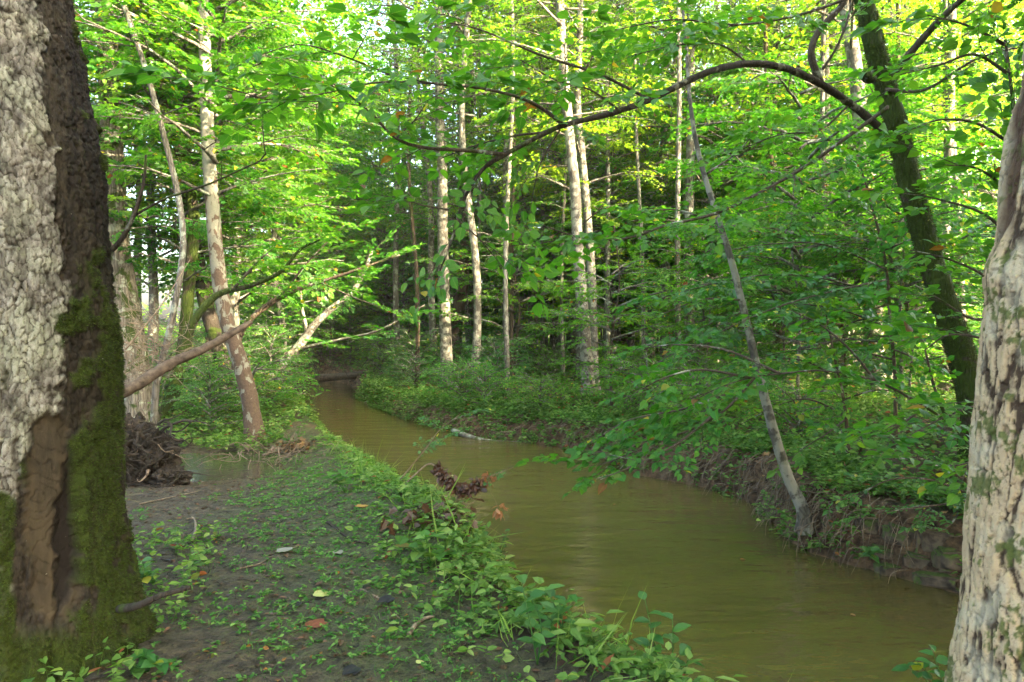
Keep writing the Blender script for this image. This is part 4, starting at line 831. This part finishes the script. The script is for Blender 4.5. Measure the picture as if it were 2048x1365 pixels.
x, y, z, dl, dr = scatter(11000, (-15, 16), (13, 32), lambda x, y, dl, dr, ins, l: (~l) & (dr > .1), r); herbs(ac, x, y, z, r.uniform(.1, .4, len(x)), 7, .10, 'mid', r)
x, y, z, dl, dr = scatter(6000, (-6, 30), (26, 48), lambda x, y, dl, dr, ins, l: (~l), r); herbs(ac, x, y, z, r.uniform(.2, .6, len(x)), 5, .16, 'far', r)
x, y, z, dl, dr = scatter(9000, (0, 6), (4.8, 10.5), lambda x, y, dl, dr, ins, l: (~l) & (dr > .42-.38*(fbm(np.stack([x, y, 0*x], -1)*2.2, 3) > .02)) & (dr < 1.0), r); herbs(ac, x, y, z, r.uniform(.05, .22, len(x)), 6, .06, 'mid', r, (-.4, -.2))
tag(ac.build('undergrowth', [MB['branch'], M_HERB]), 'low leafy herbs carpeting the far bank and forest floor', 'undergrowth', kind='stuff')
ac = Acc()   # lush strip on the near bank, combed down by high water
x, y, z, dl, dr = scatter(42000, (-4.5, 3), (2.6, 14), lambda x, y, dl, dr, ins, l: l & (dl > .03) & (r.random(len(x)) < .35+.9*np.clip(fbm(np.stack([x, y, 0*x], -1)*3.1, 3)+.4, 0, 1)) & (dl < .3+.7*r.random(len(x))*sst(9, 5, y)+.35*r.random(len(x))+.25*fbm(np.stack([x, y, 0*x], -1)*1.5, 3)) & (x < 1.2), r)
herbs(ac, x, y, z, r.uniform(.03, .17, len(x))*np.interp(y, [5, 8], [1, .7]), 4, .055, 'mid', r, (.35, -.5))
x, y, z, dl, dr = scatter(3800, (-4.5, 3), (2.8, 10), lambda x, y, dl, dr, ins, l: l & (dl > .05) & (dl < .8) & (x < 1.2), r); herbs(ac, x, y, z, r.uniform(.08, .26, len(x))*np.interp(y, [5, 8], [1, .6]), 5, .095, 'narrow', r, (.5, -.5), wid=1.3)
x, y, z, dl, dr = scatter(9000, (-12, -3.5), (9.6, 20), lambda x, y, dl, dr, ins, l: l & (dl > .1), r); herbs(ac, x, y, z, r.uniform(.08, .35, len(x)), 6, .075, 'mid', r)
x, y, z, dl, dr = scatter(700, (-3.2, -1.2), (2.5, 5), lambda x, y, dl, dr, ins, l: l & (x < -1.5-.2*(y-2.5)), r); herbs(ac, x, y, z, r.uniform(.05, .2, len(x)), 4, .05, 'mid', r)
x, y, z, dl, dr = scatter(9000, (-4.5, 3), (2.8, 9), lambda x, y, dl, dr, ins, l: l & (dl > .02) & (dl < .9), r); n_ = len(x); a = r.uniform(0, 6.28, n_)
leaves(ac, np.stack([x, y, z], 1), np.stack([np.cos(a)*.5+.3, np.sin(a)*.5-.4, r.uniform(.2, 1.2, n_)], 1), r.normal(0, 1, (n_, 3)), r.uniform(.08, .26, n_)*(1+.8*(r.random(n_) < .12)), 'blade', 1, r=r, wid=.5, tint=.5+.5*r.random(n_))
tag(ac.build('bank_herbs', [MB['branch'], M_HERB]), 'pale green herbs matted along the near bank and behind the puddle', 'herbs', kind='stuff')
ac = Acc()
x, y, z, dl, dr = scatter(26000, (-5, 1.4), (2.4, 9.5), lambda x, y, dl, dr, ins, l: l & (dl > .5) & (.8*fbm(np.stack([x, y, 0*x], -1)*1.6, 3)+.9*fbm(np.stack([x, y, 0*x], -1)*6, 3)+.6*np.exp(-((dl-1.2)/.8)**2)+.1*r.normal(0, 1, len(x)) > .36) & (np.hypot((x+3.85)/1.0, (y-8.6)/.9) > .9), r)
q_ = r.random(len(x)) < .55; x = x[q_]; y = y[q_]; z = z[q_]; herbs(ac, x, y, z, r.uniform(.006, .035, len(x)), 4, .027, 'mid', r, stem=False); 
n_ = len(x); k = r.integers(0, n_, 12000); a = r.uniform(0, 6.28, len(k)); leaves(ac, np.stack([x[k]+r.normal(0, .03, len(k)), y[k]+r.normal(0, .03, len(k)), z[k]-.003], 1), np.stack([np.cos(a), np.sin(a), r.uniform(.3, 1.2, len(k))], 1), np.array([0, 0, 1.])+0*r.normal(0, .2, (len(k), 3)), r.uniform(.02, .055, len(k)), 'blade', 1, r=r, wid=1.4)
tag(ac.build('seedlings_and_grass', [MB['branch'], M_HERB]), 'tiny seedlings and fine grass speckling the wet mud', 'grass', kind='stuff')
ac = Acc()   # dead leaf litter
x, y, z, dl, dr = scatter(16000, (-6, 14), (4.5, 26), lambda x, y, dl, dr, ins, l: (~l) & (dr > .15), r); n_ = len(x); a = r.uniform(0, 6.28, n_)
leaves(ac, np.stack([x, y, z+.012], 1), np.stack([np.cos(a), np.sin(a), r.normal(0, .25, n_)], 1), np.array([0, 0, 1.])+r.normal(0, .3, (n_, 3)), r.uniform(.04, .1, n_), 'lobed', 0, r=r)
x, y, z, dl, dr = scatter(8000, (-5, 1.4), (2.4, 10), lambda x, y, dl, dr, ins, l: l & (dl > .05), r); n_ = len(x); a = r.uniform(0, 6.28, n_)
leaves(ac, np.stack([x, y, z+.006], 1), np.stack([np.cos(a), np.sin(a), r.normal(0, .12, n_)], 1), np.array([0, 0, 1.])+r.normal(0, .2, (n_, 3)), r.uniform(.015, .05, n_), 'mid', 0, r=r, tint=r.random(n_)*.5)
tag(ac.build('leaf_litter', [M_DEAD]), 'brown dead leaves strewn on the forest floor and mud', 'leaf litter', kind='stuff')
ac = Acc(); r = np.random.default_rng(206)
x, y, z, dl, dr = scatter(520, (-5, 1.2), (2.4, 10), lambda x, y, dl, dr, ins, l: l & (dl > .1), r)
for i in range(len(x)):
    a = r.uniform(0, 6.28); L = r.uniform(.03, .16)*(1 if r.random() < .85 else 2); c = np.array([x[i], y[i], 0]); d = np.array([math.cos(a), math.sin(a), 0]); p = np.array([c, c+d*L*.5+r.normal(0, .012, 3), c+d*L]); p[:, 2] = gz(p[:, 0], p[:, 1])+.005
    tube(ac, p, [.003, .0025, .0012], 4, 0)
tag(ac.build('twig_litter', [M_ROOT]), 'small broken twigs and stalks trodden into the mud', 'twigs', kind='stuff')
ac = Acc()  # sunlit meadow in the clearing
n_ = 14000; x = r.uniform(-60, -9, n_); y = r.uniform(24, 90, n_); k = x < -.33*y; x = x[k]; y = y[k]; z = gz(x, y); n_ = len(x); a = r.uniform(0, 6.28, n_)
leaves(ac, np.stack([x, y, z], 1), np.stack([np.cos(a)*.4, np.sin(a)*.4, np.ones(n_)], 1), r.normal(0, 1, (n_, 3)), r.uniform(.4, 1.0, n_), 'narrow', 0, r=r)
tag(ac.build('meadow_grass', [M_LEAFY]), 'bright sunlit grass of the clearing behind the left trees', 'grass', kind='stuff')

# ------------------------------------------------------------------ root mass, log, debris
def blob(acc, c, rad, r, seed, sub=40, rough=.35, m=0, fr=3., flat=1.):
    th, ph = np.meshgrid(np.linspace(0, 2*math.pi, sub, endpoint=False), np.linspace(0, math.pi, sub//2)); d = np.stack([np.cos(th)*np.sin(ph), np.sin(th)*np.sin(ph), np.cos(ph)], -1)
    k = 1+rough*2*fbm(d*fr+seed, 4); k = k+.10*rough*fbm(d*fr*6+seed, 3)*4; V = np.asarray(c)+d*k[..., None]*np.asarray(rad)
    a, b = th.shape; i = (np.arange(a-1)*b)[:, None]; j = np.arange(b)[None]; q = (j+1) % b
    acc.add(V.reshape(-1, 3), np.stack([i+j, i+j+b, i+q+b, i+q], -1).reshape(-1, 4), m)
r = np.random.default_rng(401)
rb = P(300, 960, 7.3); zz = float(gz(rb[0], rb[1])); rb = np.array([rb[0], rb[1], zz])
rm = thing('root_mass', rb, 'dark upturned tangle of roots and rotten wood beside the puddle', 'root mass')
ac = Acc(); blob(ac, rb+[-.1, .25, .2], (.24, .24, .32), r, 3., 110, .6, fr=3.5); blob(ac, rb+[-.5, .3, .2], (.36, .3, .45), r, 9., 90, .6, fr=3.5); blob(ac, rb+[.2, .05, .04], (.16, .18, .14), r, 5., 70, .6, fr=4)
ac.build('rootball', [M_ROOT], rm, rb, False)
for i in range(88):
    a = r.uniform(-2.9, .6); L = r.uniform(.15, .6); s = rb+np.array([r.uniform(-.6, .25), r.uniform(-.05, .3), r.uniform(.02, .72)]); d = np.array([math.cos(a), math.sin(a)*.6, r.uniform(-.7, .5)])
    p = [s+d*L*t+r.normal(0, .025, 3)*(t > 0) for t in (0, .3, .6, .85, 1)]; p = [np.array([q[0], q[1], max(q[2], float(gz(q[0], q[1]))+.01)]) for q in p]
    a_ = Acc(); tube(a_, smooth(p, 16), np.linspace(r.uniform(.006, .022), .002, 16), 7, 0, .2, i); a_.build('root', [M_ROOT if i % 9 else M_STICK], rm, rb, True)
lg = [P(215, 800, 7.6), P(270, 772, 7.7), P(330, 735, 7.9), P(352, 722, 8.), P(400, 702, 8.1), P(455, 672, 8.3), P(503, 645, 8.5)]
ac = Acc(); q = smooth(lg, 70); tube(ac, q, np.interp(np.linspace(0, 1, 70), [0, .5, .9, 1], [.07, .058, .042, .03]), 18, 0, .16, 4.)
o = ac.build('fallen_log', [M_LOG], None, tuple(lg[0]), True); tag(o, 'broken bark stripped log resting slantwise against the mossy stem, left of the sycamore', 'log')
for i, (p, r0, lab) in enumerate([([P(205, 700, 8.2), P(230, 680, 8.2), P(262, 690, 8.2), P(290, 700, 8.3)], .02, 'thin dead stick caught between the old trunks'), ([P(250, 700, 8.), P(300, 640, 8.2), P(330, 600, 8.4), P(380, 520, 8.6)], .012, 'long dead twig slanting up behind the fallen log')]):
    ac = Acc(); tube(ac, smooth(p, 20), np.linspace(r0, .004, 20), 7, 0, .1, i); tag(ac.build('stick', [M_STICK], None, tuple(p[0]), True), lab, 'stick')
# brushwood tangle at the old trunks and far bend
def tangle(name, label, c, ext, n, seed, L=.8, rr=.006, m=M_STICK):
    r = np.random.default_rng(seed); ac = Acc()
    for i in range(n):
        s = np.asarray(c)+r.uniform(-1, 1, 3)*ext; d = nrm(r.normal(0, 1, 3)*[1, .6, .55]); l = L*r.uniform(.5, 1.4)
        tube(ac, smooth([s, s+d*l*.4+r.normal(0, .06, 3), s+d*l*.7+r.normal(0, .08, 3), s+d*l+r.normal(0, .12, 3)], 9), np.linspace(rr*r.uniform(.5, 1.5), rr*.3, 9), 4, 0)
    return tag(ac.build(name, [m], None, tuple(c), True), label, 'brushwood', kind='stuff')
tangle('brushwood', 'grey dead twigs tangled around the old gnarled trunk', P(295, 690, 8.5), (.35, .3, .35), 90, 410, .6, .005)
tangle('brushwood', 'dense brown twigs overhanging the dark bank at the creek bend', P(640, 710, 20.5), (1.3, .8, .5), 120, 411, 1.1, .008, MB['dark'])
tangle('brushwood', 'flood debris of twigs caught on the near bank', P(560, 905, 8.9), (.7, .5, .08), 60, 412, .4, .005)
tangle('brushwood', 'pile of muddy twigs and stalks along the water edge of the near bank', P(860, 1040, 6.3)-np.array([0, 0, .05]), (.35, .8, .08), 90, 413, .35, .004)
lg = [P(585, 762, 24.), P(640, 757, 24.), P(700, 752, 23.6), P(760, 745, 23)]
ac = Acc(); tube(ac, smooth(lg, 20), np.linspace(.16, .1, 20), 12, 0, .12, 1.); tag(ac.build('fallen_log', [M_LOG], None, tuple(lg[0]), True), 'dark log lying across the water line at the far creek bend', 'log')
lg = [P(905, 862, 12.6), P(960, 880, 12.2), P(1010, 886, 12.), P(1080, 884, 11.9)]
ac = Acc(); tube(ac, smooth(lg, 20), np.linspace(.05, .03, 20), 10, 0, .12, 2.); tag(ac.build('fallen_log', [MB['grey']], None, tuple(lg[0]), True), 'grey driftwood pole lying along the foot of the far bank', 'log')
# roots hanging from the undercut bank
r = np.random.default_rng(420); ac = Acc()
for i in range(620):
    k = r.integers(0, 10); a, b = RE[5+k], RE[6+k]; t = r.random(); c = a*(1-t)+b*t; nx = nrm(np.array([b[1]-a[1], -(b[0]-a[0])])); nx = nx*(1 if nx[0] > 0 else 1)
    c = c+np.array([r.uniform(.1, .35), r.uniform(0, .2)]); z = float(gz(*c)); s = np.array([c[0], c[1], z+.03]); e = s+np.array([r.uniform(-.35, -.05), r.uniform(-.3, .05), -r.uniform(.1, .6)*r.random()**.5]); e[2] = max(e[2], WZ-.02)
    tube(ac, smooth([s, (s+e)/2+[-.05, -.05, .06]+r.normal(0, .03, 3), e], 8), np.linspace(r.uniform(.002, .008), .0015, 8), 4, 0)
tag(ac.build('bank_roots', [M_STICK], sm=True), 'thin roots and dry stalks hanging down the eroded far bank', 'roots', kind='stuff')

# stones of the bank
m, n = mat('bank_stone'); co = coords(n); a = noise(n, co, 7., 6, .65); b = noise(n, co, 40., 4)
g = n.nodes.new('ShaderNodeNewGeometry'); sp = n.nodes.new('ShaderNodeSeparateXYZ'); n.links.new(g.outputs['Normal'], sp.inputs[0])
mo = ramp(n, math_(n, 'ADD', math_(n, 'MULTIPLY', sp.outputs[2], .35), a), [(.55, 0.), (.66, 1.)])
c = mix(n, mo, mix(n, ramp(n, a, [(.35, 0.), (.65, 1.)]), (.016, .012, .008), (.14, .105, .07)), mix(n, b, (.02, .03, .006), (.07, .1, .015)))
finish(n, c, .85, math_(n, 'ADD', a, math_(n, 'MULTIPLY', b, .3)), .8, .02, .3); M_STONE = m
r = np.random.default_rng(430)
st = [(1668, 1062, .14, .09, 'rounded'), (1735, 1050, .16, .1, 'mossy'), (1805, 1075, .17, .10, 'mossy rounded'), (1870, 1085, .15, .1, 'dark'), (1650, 1115, .13, .05, 'thin flat'), (1710, 1128, .14, .055, 'flat'), (1768, 1105, .15, .06, 'grey blocky'), (1785, 1140, .15, .055, 'square edged'), (1840, 1125, .14, .06, 'brown blocky'), (1870, 1160, .16, .05, 'long flat'), (1900, 1120, .14, .08, 'mossy blocky'), (1740, 1090, .12, .05, 'small wedged')]
for i, (px, py, a, h, nm) in enumerate(st):
    D = np.interp(px, [1640, 1760, 1900], [6.0, 5.6, 5.2])+(1150-py)/700.; c = P(px, py, D)+np.array([.05+.02*(i % 2), .04, 0]); ac = Acc()
    d_ = 56; th, ph = np.meshgrid(np.linspace(0, 2*math.pi, d_, endpoint=False), np.linspace(0, math.pi, 30)); d = np.stack([np.cos(th)*np.sin(ph), np.sin(th)*np.sin(ph), np.cos(ph)], -1)
    q = np.sign(d)*np.abs(d)**(.34 if 'round' not in nm else .55); q = q*np.array([a, a*.8, h])*(1+.7*fbm(d*1.7+i*3, 2)[..., None]+.22*fbm(d*6+i*3, 4)[..., None]+.1*np.abs(fbm(d*13+i, 3))[..., None])
    an = r.uniform(-.3, .3)-.5; q = np.stack([q[..., 0]*math.cos(an)-q[..., 1]*math.sin(an), q[..., 0]*math.sin(an)+q[..., 1]*math.cos(an), q[..., 2]+.1*q[..., 0]*r.normal()], -1)
    I2 = (np.arange(29)*d_)[:, None]; j = np.arange(d_)[None]; k = (j+1) % d_; ac.add((q+c).reshape(-1, 3), np.stack([I2+j, I2+j+d_, I2+k+d_, I2+k], -1).reshape(-1, 4))
    pos_ = 'upper row' if py < 1095 else 'lower row just above the water'
    tag(ac.build('bank_stone', [M_STONE], None, tuple(c), True), f'{nm} stone in the right bank, {pos_}, number {i+1} style' if False else f'{nm} stone in the {pos_} of the right bank wall', 'stone', 'stones in the right bank')

# sticks lying on the mud
def gp(px, py, up=.01): D, z = locate(px, py); return np.array([(px-1024)/F*D, D, z+up])
for i, (p, r0, lab) in enumerate([([(385, 1085), (392, 1060), (388, 1040), (372, 1042)], .012, 'short crooked grey stick on the open mud, right of the huge trunk'), ([(818, 1275), (832, 1255), (850, 1242), (868, 1238)], .013, 'light brown curved stick on the mud at the bottom centre'), ([(655, 1050), (690, 1075), (712, 1088), (735, 1090)], .011, 'dark stick with a bent end at the edge of the herbs'), ([(300, 1090), (340, 1082), (385, 1070)], .006, 'thin straight twig left of the crooked grey stick'), ([(525, 915), (550, 908), (580, 912)], .02, 'dark short log piece at the foot of the herbs right of the sycamore'), ([(280, 1010), (330, 1000), (400, 985)], .008, 'muddy twig lying below the root mass'), ([(720, 1180), (760, 1200), (800, 1240)], .006, 'thin root like twig across the lower mud'), ([(480, 1140), (520, 1130), (545, 1115)], .006, 'small twig in the middle of the seedling patch')]):
    q = smooth([gp(a, b, r0*.8) for a, b in p], 16); ac = Acc(); tube(ac, q, np.linspace(r0, r0*.5, 16), 8, 0, .12, i*2.); tag(ac.build('stick', [M_STICK if i != 2 else M_ROOT], None, tuple(q[0]), True), lab, 'stick')
# single fallen leaves worth telling apart
for i, (px, py, L, t, nm, lab) in enumerate([(628, 1192, .11, 'yellow', 0, 'pale yellow lobed leaf lying on the mud near the bottom'), (622, 1262, .12, 'brown', 1, 'red brown dead leaf lying flat on the mud'), (578, 1105, .12, 'grey', 2, 'grey muddy lobed leaf on the open mud'), (785, 1200, .10, 'black', 3, 'blackened leaf beside the herbs'), (675, 1108, .08, 'grey', 2, 'small grey leaf right of the muddy lobed leaf'), (832, 1330, .04, 'yellow', 0, 'tiny yellow leaf at the bottom edge of the mud'), (720, 1020, .12, 'tan', 4, 'curled yellow brown leaves on the herbs near the debris'), (600, 1215, .07, 'black', 3, 'dark wet leaf left of the pale yellow leaf'), (715, 1340, .09, 'dark', 3, 'dark rotten leaf near the bottom edge')]):
    g_ = gp(px, py, .012); ac = Acc(); a = 1.3*i; mm = {0: (.36, .36, .12), 1: (.14, .045, .022), 2: (.2, .19, .16), 3: (.018, .018, .02), 4: (.34, .2, .05)}[nm]
    M_ = bpy.data.materials.get('fallen_leaf_%d' % nm) or simple_mat('fallen_leaf_%d' % nm, tuple(v*.7 for v in mm), mm, 30., .7, .002)
    for s in (-.6, 0, .6): leaves(ac, [g_], [(math.cos(a+s), math.sin(a+s), .03)], [(0.05, -.1, 1)], [L*(1 if s == 0 else .75)], 'near', 0, curl=.08, fold=.1, r=rng)
    tag(ac.build('fallen_leaf', [M_], None, tuple(g_)), lab, 'leaf')

for i, (px, py, L, t_) in enumerate([(1480, 1120, .05, 'tan curled leaf floating mid creek, lower right'), (1230, 1010, .045, 'brown leaf floating near the middle of the creek'), (1345, 1230, .05, 'small tan leaf floating near the left bank herbs'), (1700, 1230, .05, 'brown leaf floating below the stone wall'), (1105, 960, .045, 'tiny brown leaf floating left of the hanging sprays')]):
    D = (CAMZ-WZ)*F/(py-HZ); g_ = np.array([(px-1024)/F*D, D, WZ+.004]); ac = Acc(); leaves(ac, [g_], [(math.cos(i*2.), math.sin(i*2.), .05)], [(0, 0, 1)], [L], 'near', 0, tint=.85, r=rng); tag(ac.build('floating_leaf', [M_DEAD], None, tuple(g_)), t_, 'leaf')

# debris twig reaching over the water with caught dead leaves
r = np.random.default_rng(440)
db = gp(800, 985, .02); tw = thing('debris_twig', db, 'dead twig arching over the water with dark clumps of leaves caught on it', 'twig')
DD = float(db[1]); q = smooth([db, P(830, 950, DD), P(860, 928, DD), P(885, 948, DD-.1), P(905, 968, DD-.15), P(935, 978, DD-.2), P(965, 960, DD-.2), P(1000, 945, DD-.2), P(1040, 930, DD-.2)], 60)
ac = Acc(); tube(ac, q, np.linspace(.009, .003, 60), 6, 0, .1); tube(ac, smooth([P(965, 960, DD-.2), P(990, 1000, DD-.25), P(998, 1030, DD-.25)], 10), [.0015]*10, 4, 0); tube(ac, smooth([P(800, 960, DD), P(850, 900, DD), P(880, 860, DD+.1), P(920, 830, DD+.2)], 20), np.linspace(.006, .002, 20), 5, 0); ac.build('twig', [M_STICK], tw, db, True)
k = r.integers(18, 44, 420); pos = q[k]+r.normal(0, .02, (420, 3)); ac = Acc(); leaves(ac, pos, r.normal(0, 1, (420, 3))+[0, 0, -.8], r.normal(0, 1, (420, 3)), r.uniform(.03, .07, 420), 'mid', 0, r=r, tint=r.random(420)*.4)
pos = P(997, 1020, DD-.25)+r.normal(0, .02, (16, 3)); leaves(ac, pos, r.normal(0, .5, (16, 3))+[0, 0, -1], r.normal(0, 1, (16, 3)), .07, 'mid', 0, r=r, tint=.85)
pos = q[46]+r.normal(0, .03, (14, 3)); leaves(ac, pos, r.normal(0, .5, (14, 3))+[0, 0, -1], r.normal(0, 1, (14, 3)), .07, 'mid', 0, r=r, tint=.8); ac.build('dead_leaves', [M_DEAD], tw, db)
ac = Acc(); foliage_along(ac, smooth([P(800, 960, DD), P(850, 900, DD), P(880, 860, DD+.1), P(920, 830, DD+.2)], 20), SP_MID, .13, .4, r, t0=.25); foliage_along(ac, q[30:], SP_LOB, .3, .25, r, t0=.1); ac.build('foliage', [MB['branch'], M_LEAFD], tw, db)
# clump of dead leaves piled at its foot
for px, py, lab in [(800, 960, 'brown dead leaves heaped on the bank at the foot of the debris twig'), (868, 1050, 'black wet leaf heap at the water edge below the debris twig'), (590, 900, 'brown flood debris and leaves right of the sycamore foot'), (700, 900, 'leaf and stem debris on top of the near bank')]:
    g_ = gp(px, py, .05); n_ = 160; ac = Acc(); leaves(ac, g_+r.normal(0, 1, (n_, 3))*[.13, .15, .035], r.normal(0, 1, (n_, 3))*[1, 1, .5], np.array([0, 0, 1])+r.normal(0, .6, (n_, 3)), r.uniform(.05, .1, n_), 'lobed', 0, r=r, tint=r.random(n_)*(.35 if 'black' in lab else .75)); tag(ac.build('leaf_heap', [M_DEAD], None, tuple(g_)), lab, 'leaf heap', kind='stuff')

# single plants one can pick out
def plant(label, px, py, stems, L, seed, T=None, kind='near', name='leafy_plant', leafm=M_LEAFD, n=7, D=None, wid=1., tint=None):
    r = np.random.default_rng(seed); b = gp(px, py, 0) if D is None else P(px, py, D); t = thing(name, b, label, 'plant')
    for s in stems:
        e = P(*s) if len(s) == 3 else P(s[0], s[1], b[1]); q = smooth([b, (b+e)/2+r.normal(0, .02, 3)+[0, 0, .02], e], 12); a = Acc(); tube(a, q, np.linspace(.0045, .002, 12), 5, 0); a.build('stem', [leafm], t, b, True)
        a = Acc(); k = np.linspace(3, 11, n).astype(int); az = np.arange(n)*2.4+r.random()*6; leaves(a, q[k], np.stack([np.cos(az), np.sin(az), r.uniform(-.1, .5, n)], 1), np.array([0, 0, 1.])+r.normal(0, .25, (n, 3)), L*r.uniform(.7, 1.2, n), kind, 1, r=r, wid=wid, tint=tint)
        a.build('leaves', [MB['branch'], leafm], t, b)
plant('upright seedling with oval leaves at the bottom edge between mud and water', 1330, 1400, [(1300, 1270), (1345, 1240), (1290, 1200), (1375, 1290), (1330, 1310)], .085, 501, D=3.4)
plant('single leafy twig with two round leaf tips rising at the bottom right over the water', 1900, 1420, [(1860, 1290), (1830, 1320), (1800, 1330)], .075, 502, D=3.5)
plant('tall thin weed with a red stem in the herbs at bottom centre', 1075, 1330, [(1040, 1150), (1060, 1190)], .075, 503)
plant('weed with long drooping leaves at the lower tip of the near bank', 1130, 1290, [(1090, 1180), (1140, 1190), (1180, 1250), (1050, 1210)], .1, 504, kind='narrow', wid=1.6)
plant('pale broad leaved weed lying over the herbs in the middle of the near bank', 860, 1130, [(800, 1090), (850, 1080), (890, 1100)], .12, 505, leafm=M_HERB)
plant('pale leaf cluster on the upper near bank left of the debris twig', 690, 985, [(650, 950), (680, 940), (720, 950)], .12, 506, leafm=M_HERB)
plant('willowy sprig with narrow leaves standing right of the sycamore foot', 590, 905, [(560, 850), (610, 830), (640, 770), (545, 870)], .13, 507, kind='narrow', wid=1.5, leafm=M_HERB)
plant('small sprig with narrow leaves on the upper near bank', 700, 880, [(680, 820), (700, 830), (730, 850)], .12, 508, kind='narrow', wid=1.5)
plant('thin sprout at the water edge with a bare tip', 1000, 1140, [(955, 1080), (1010, 1070), (1020, 1060)], .05, 509)
plant('bright green sprout growing from the stone bank', 1740, 1120, [(1730, 1095, 5.3), (1760, 1100, 5.3), (1745, 1105, 5.2)], .08, 510, D=5.45)
plant('grey green drooping sprig hanging on the mud bank left of the leaning bank tree', 1590, 1040, [(1530, 1010, 6.), (1520, 1040, 5.9), (1550, 1060, 5.9)], .06, 511, D=6.1, leafm=M_HERB)
plant('round leaved plant on top of the bank right of the leaning bank tree', 1690, 1030, [(1660, 985, 5.9), (1700, 980, 5.9), (1680, 1000, 5.7)], .08, 512, D=6., leafm=M_HERB)
plant('low fresh plant at the foot of the huge left trunk', 295, 1345, [(290, 1310), (265, 1320), (320, 1330)], .07, 513)
plant('drooping bush sprig against the right side of the huge left trunk', 285, 1190, [(275, 1140), (300, 1150), (285, 1120)], .075, 514)
HAZE = 1  # thin volume added to lift the blacks in the depth of the wood
if HAZE:
    bpy.ops.mesh.primitive_cube_add(size=1, location=(0, 20, 13)); hz = bpy.context.object; hz.name = 'haze'; hz.scale = (140, 100, 34)
    m = bpy.data.materials.new('haze_air'); m.use_nodes = True; n = m.node_tree; n.nodes.clear(); pv = n.nodes.new('ShaderNodeVolumePrincipled'); o = n.nodes.new('ShaderNodeOutputMaterial')
    pv.inputs['Color'].default_value = (1, .97, .86, 1); pv.inputs['Density'].default_value = .0006; pv.inputs['Anisotropy'].default_value = .1; n.links.new(pv.outputs[0], o.inputs['Volume']); hz.data.materials.append(m); tag(hz, 'thin warm haze added to lighten the dark depth of the wood', 'haze', kind='stuff')
print('verts', sum(len(me.vertices) for me in bpy.data.meshes))
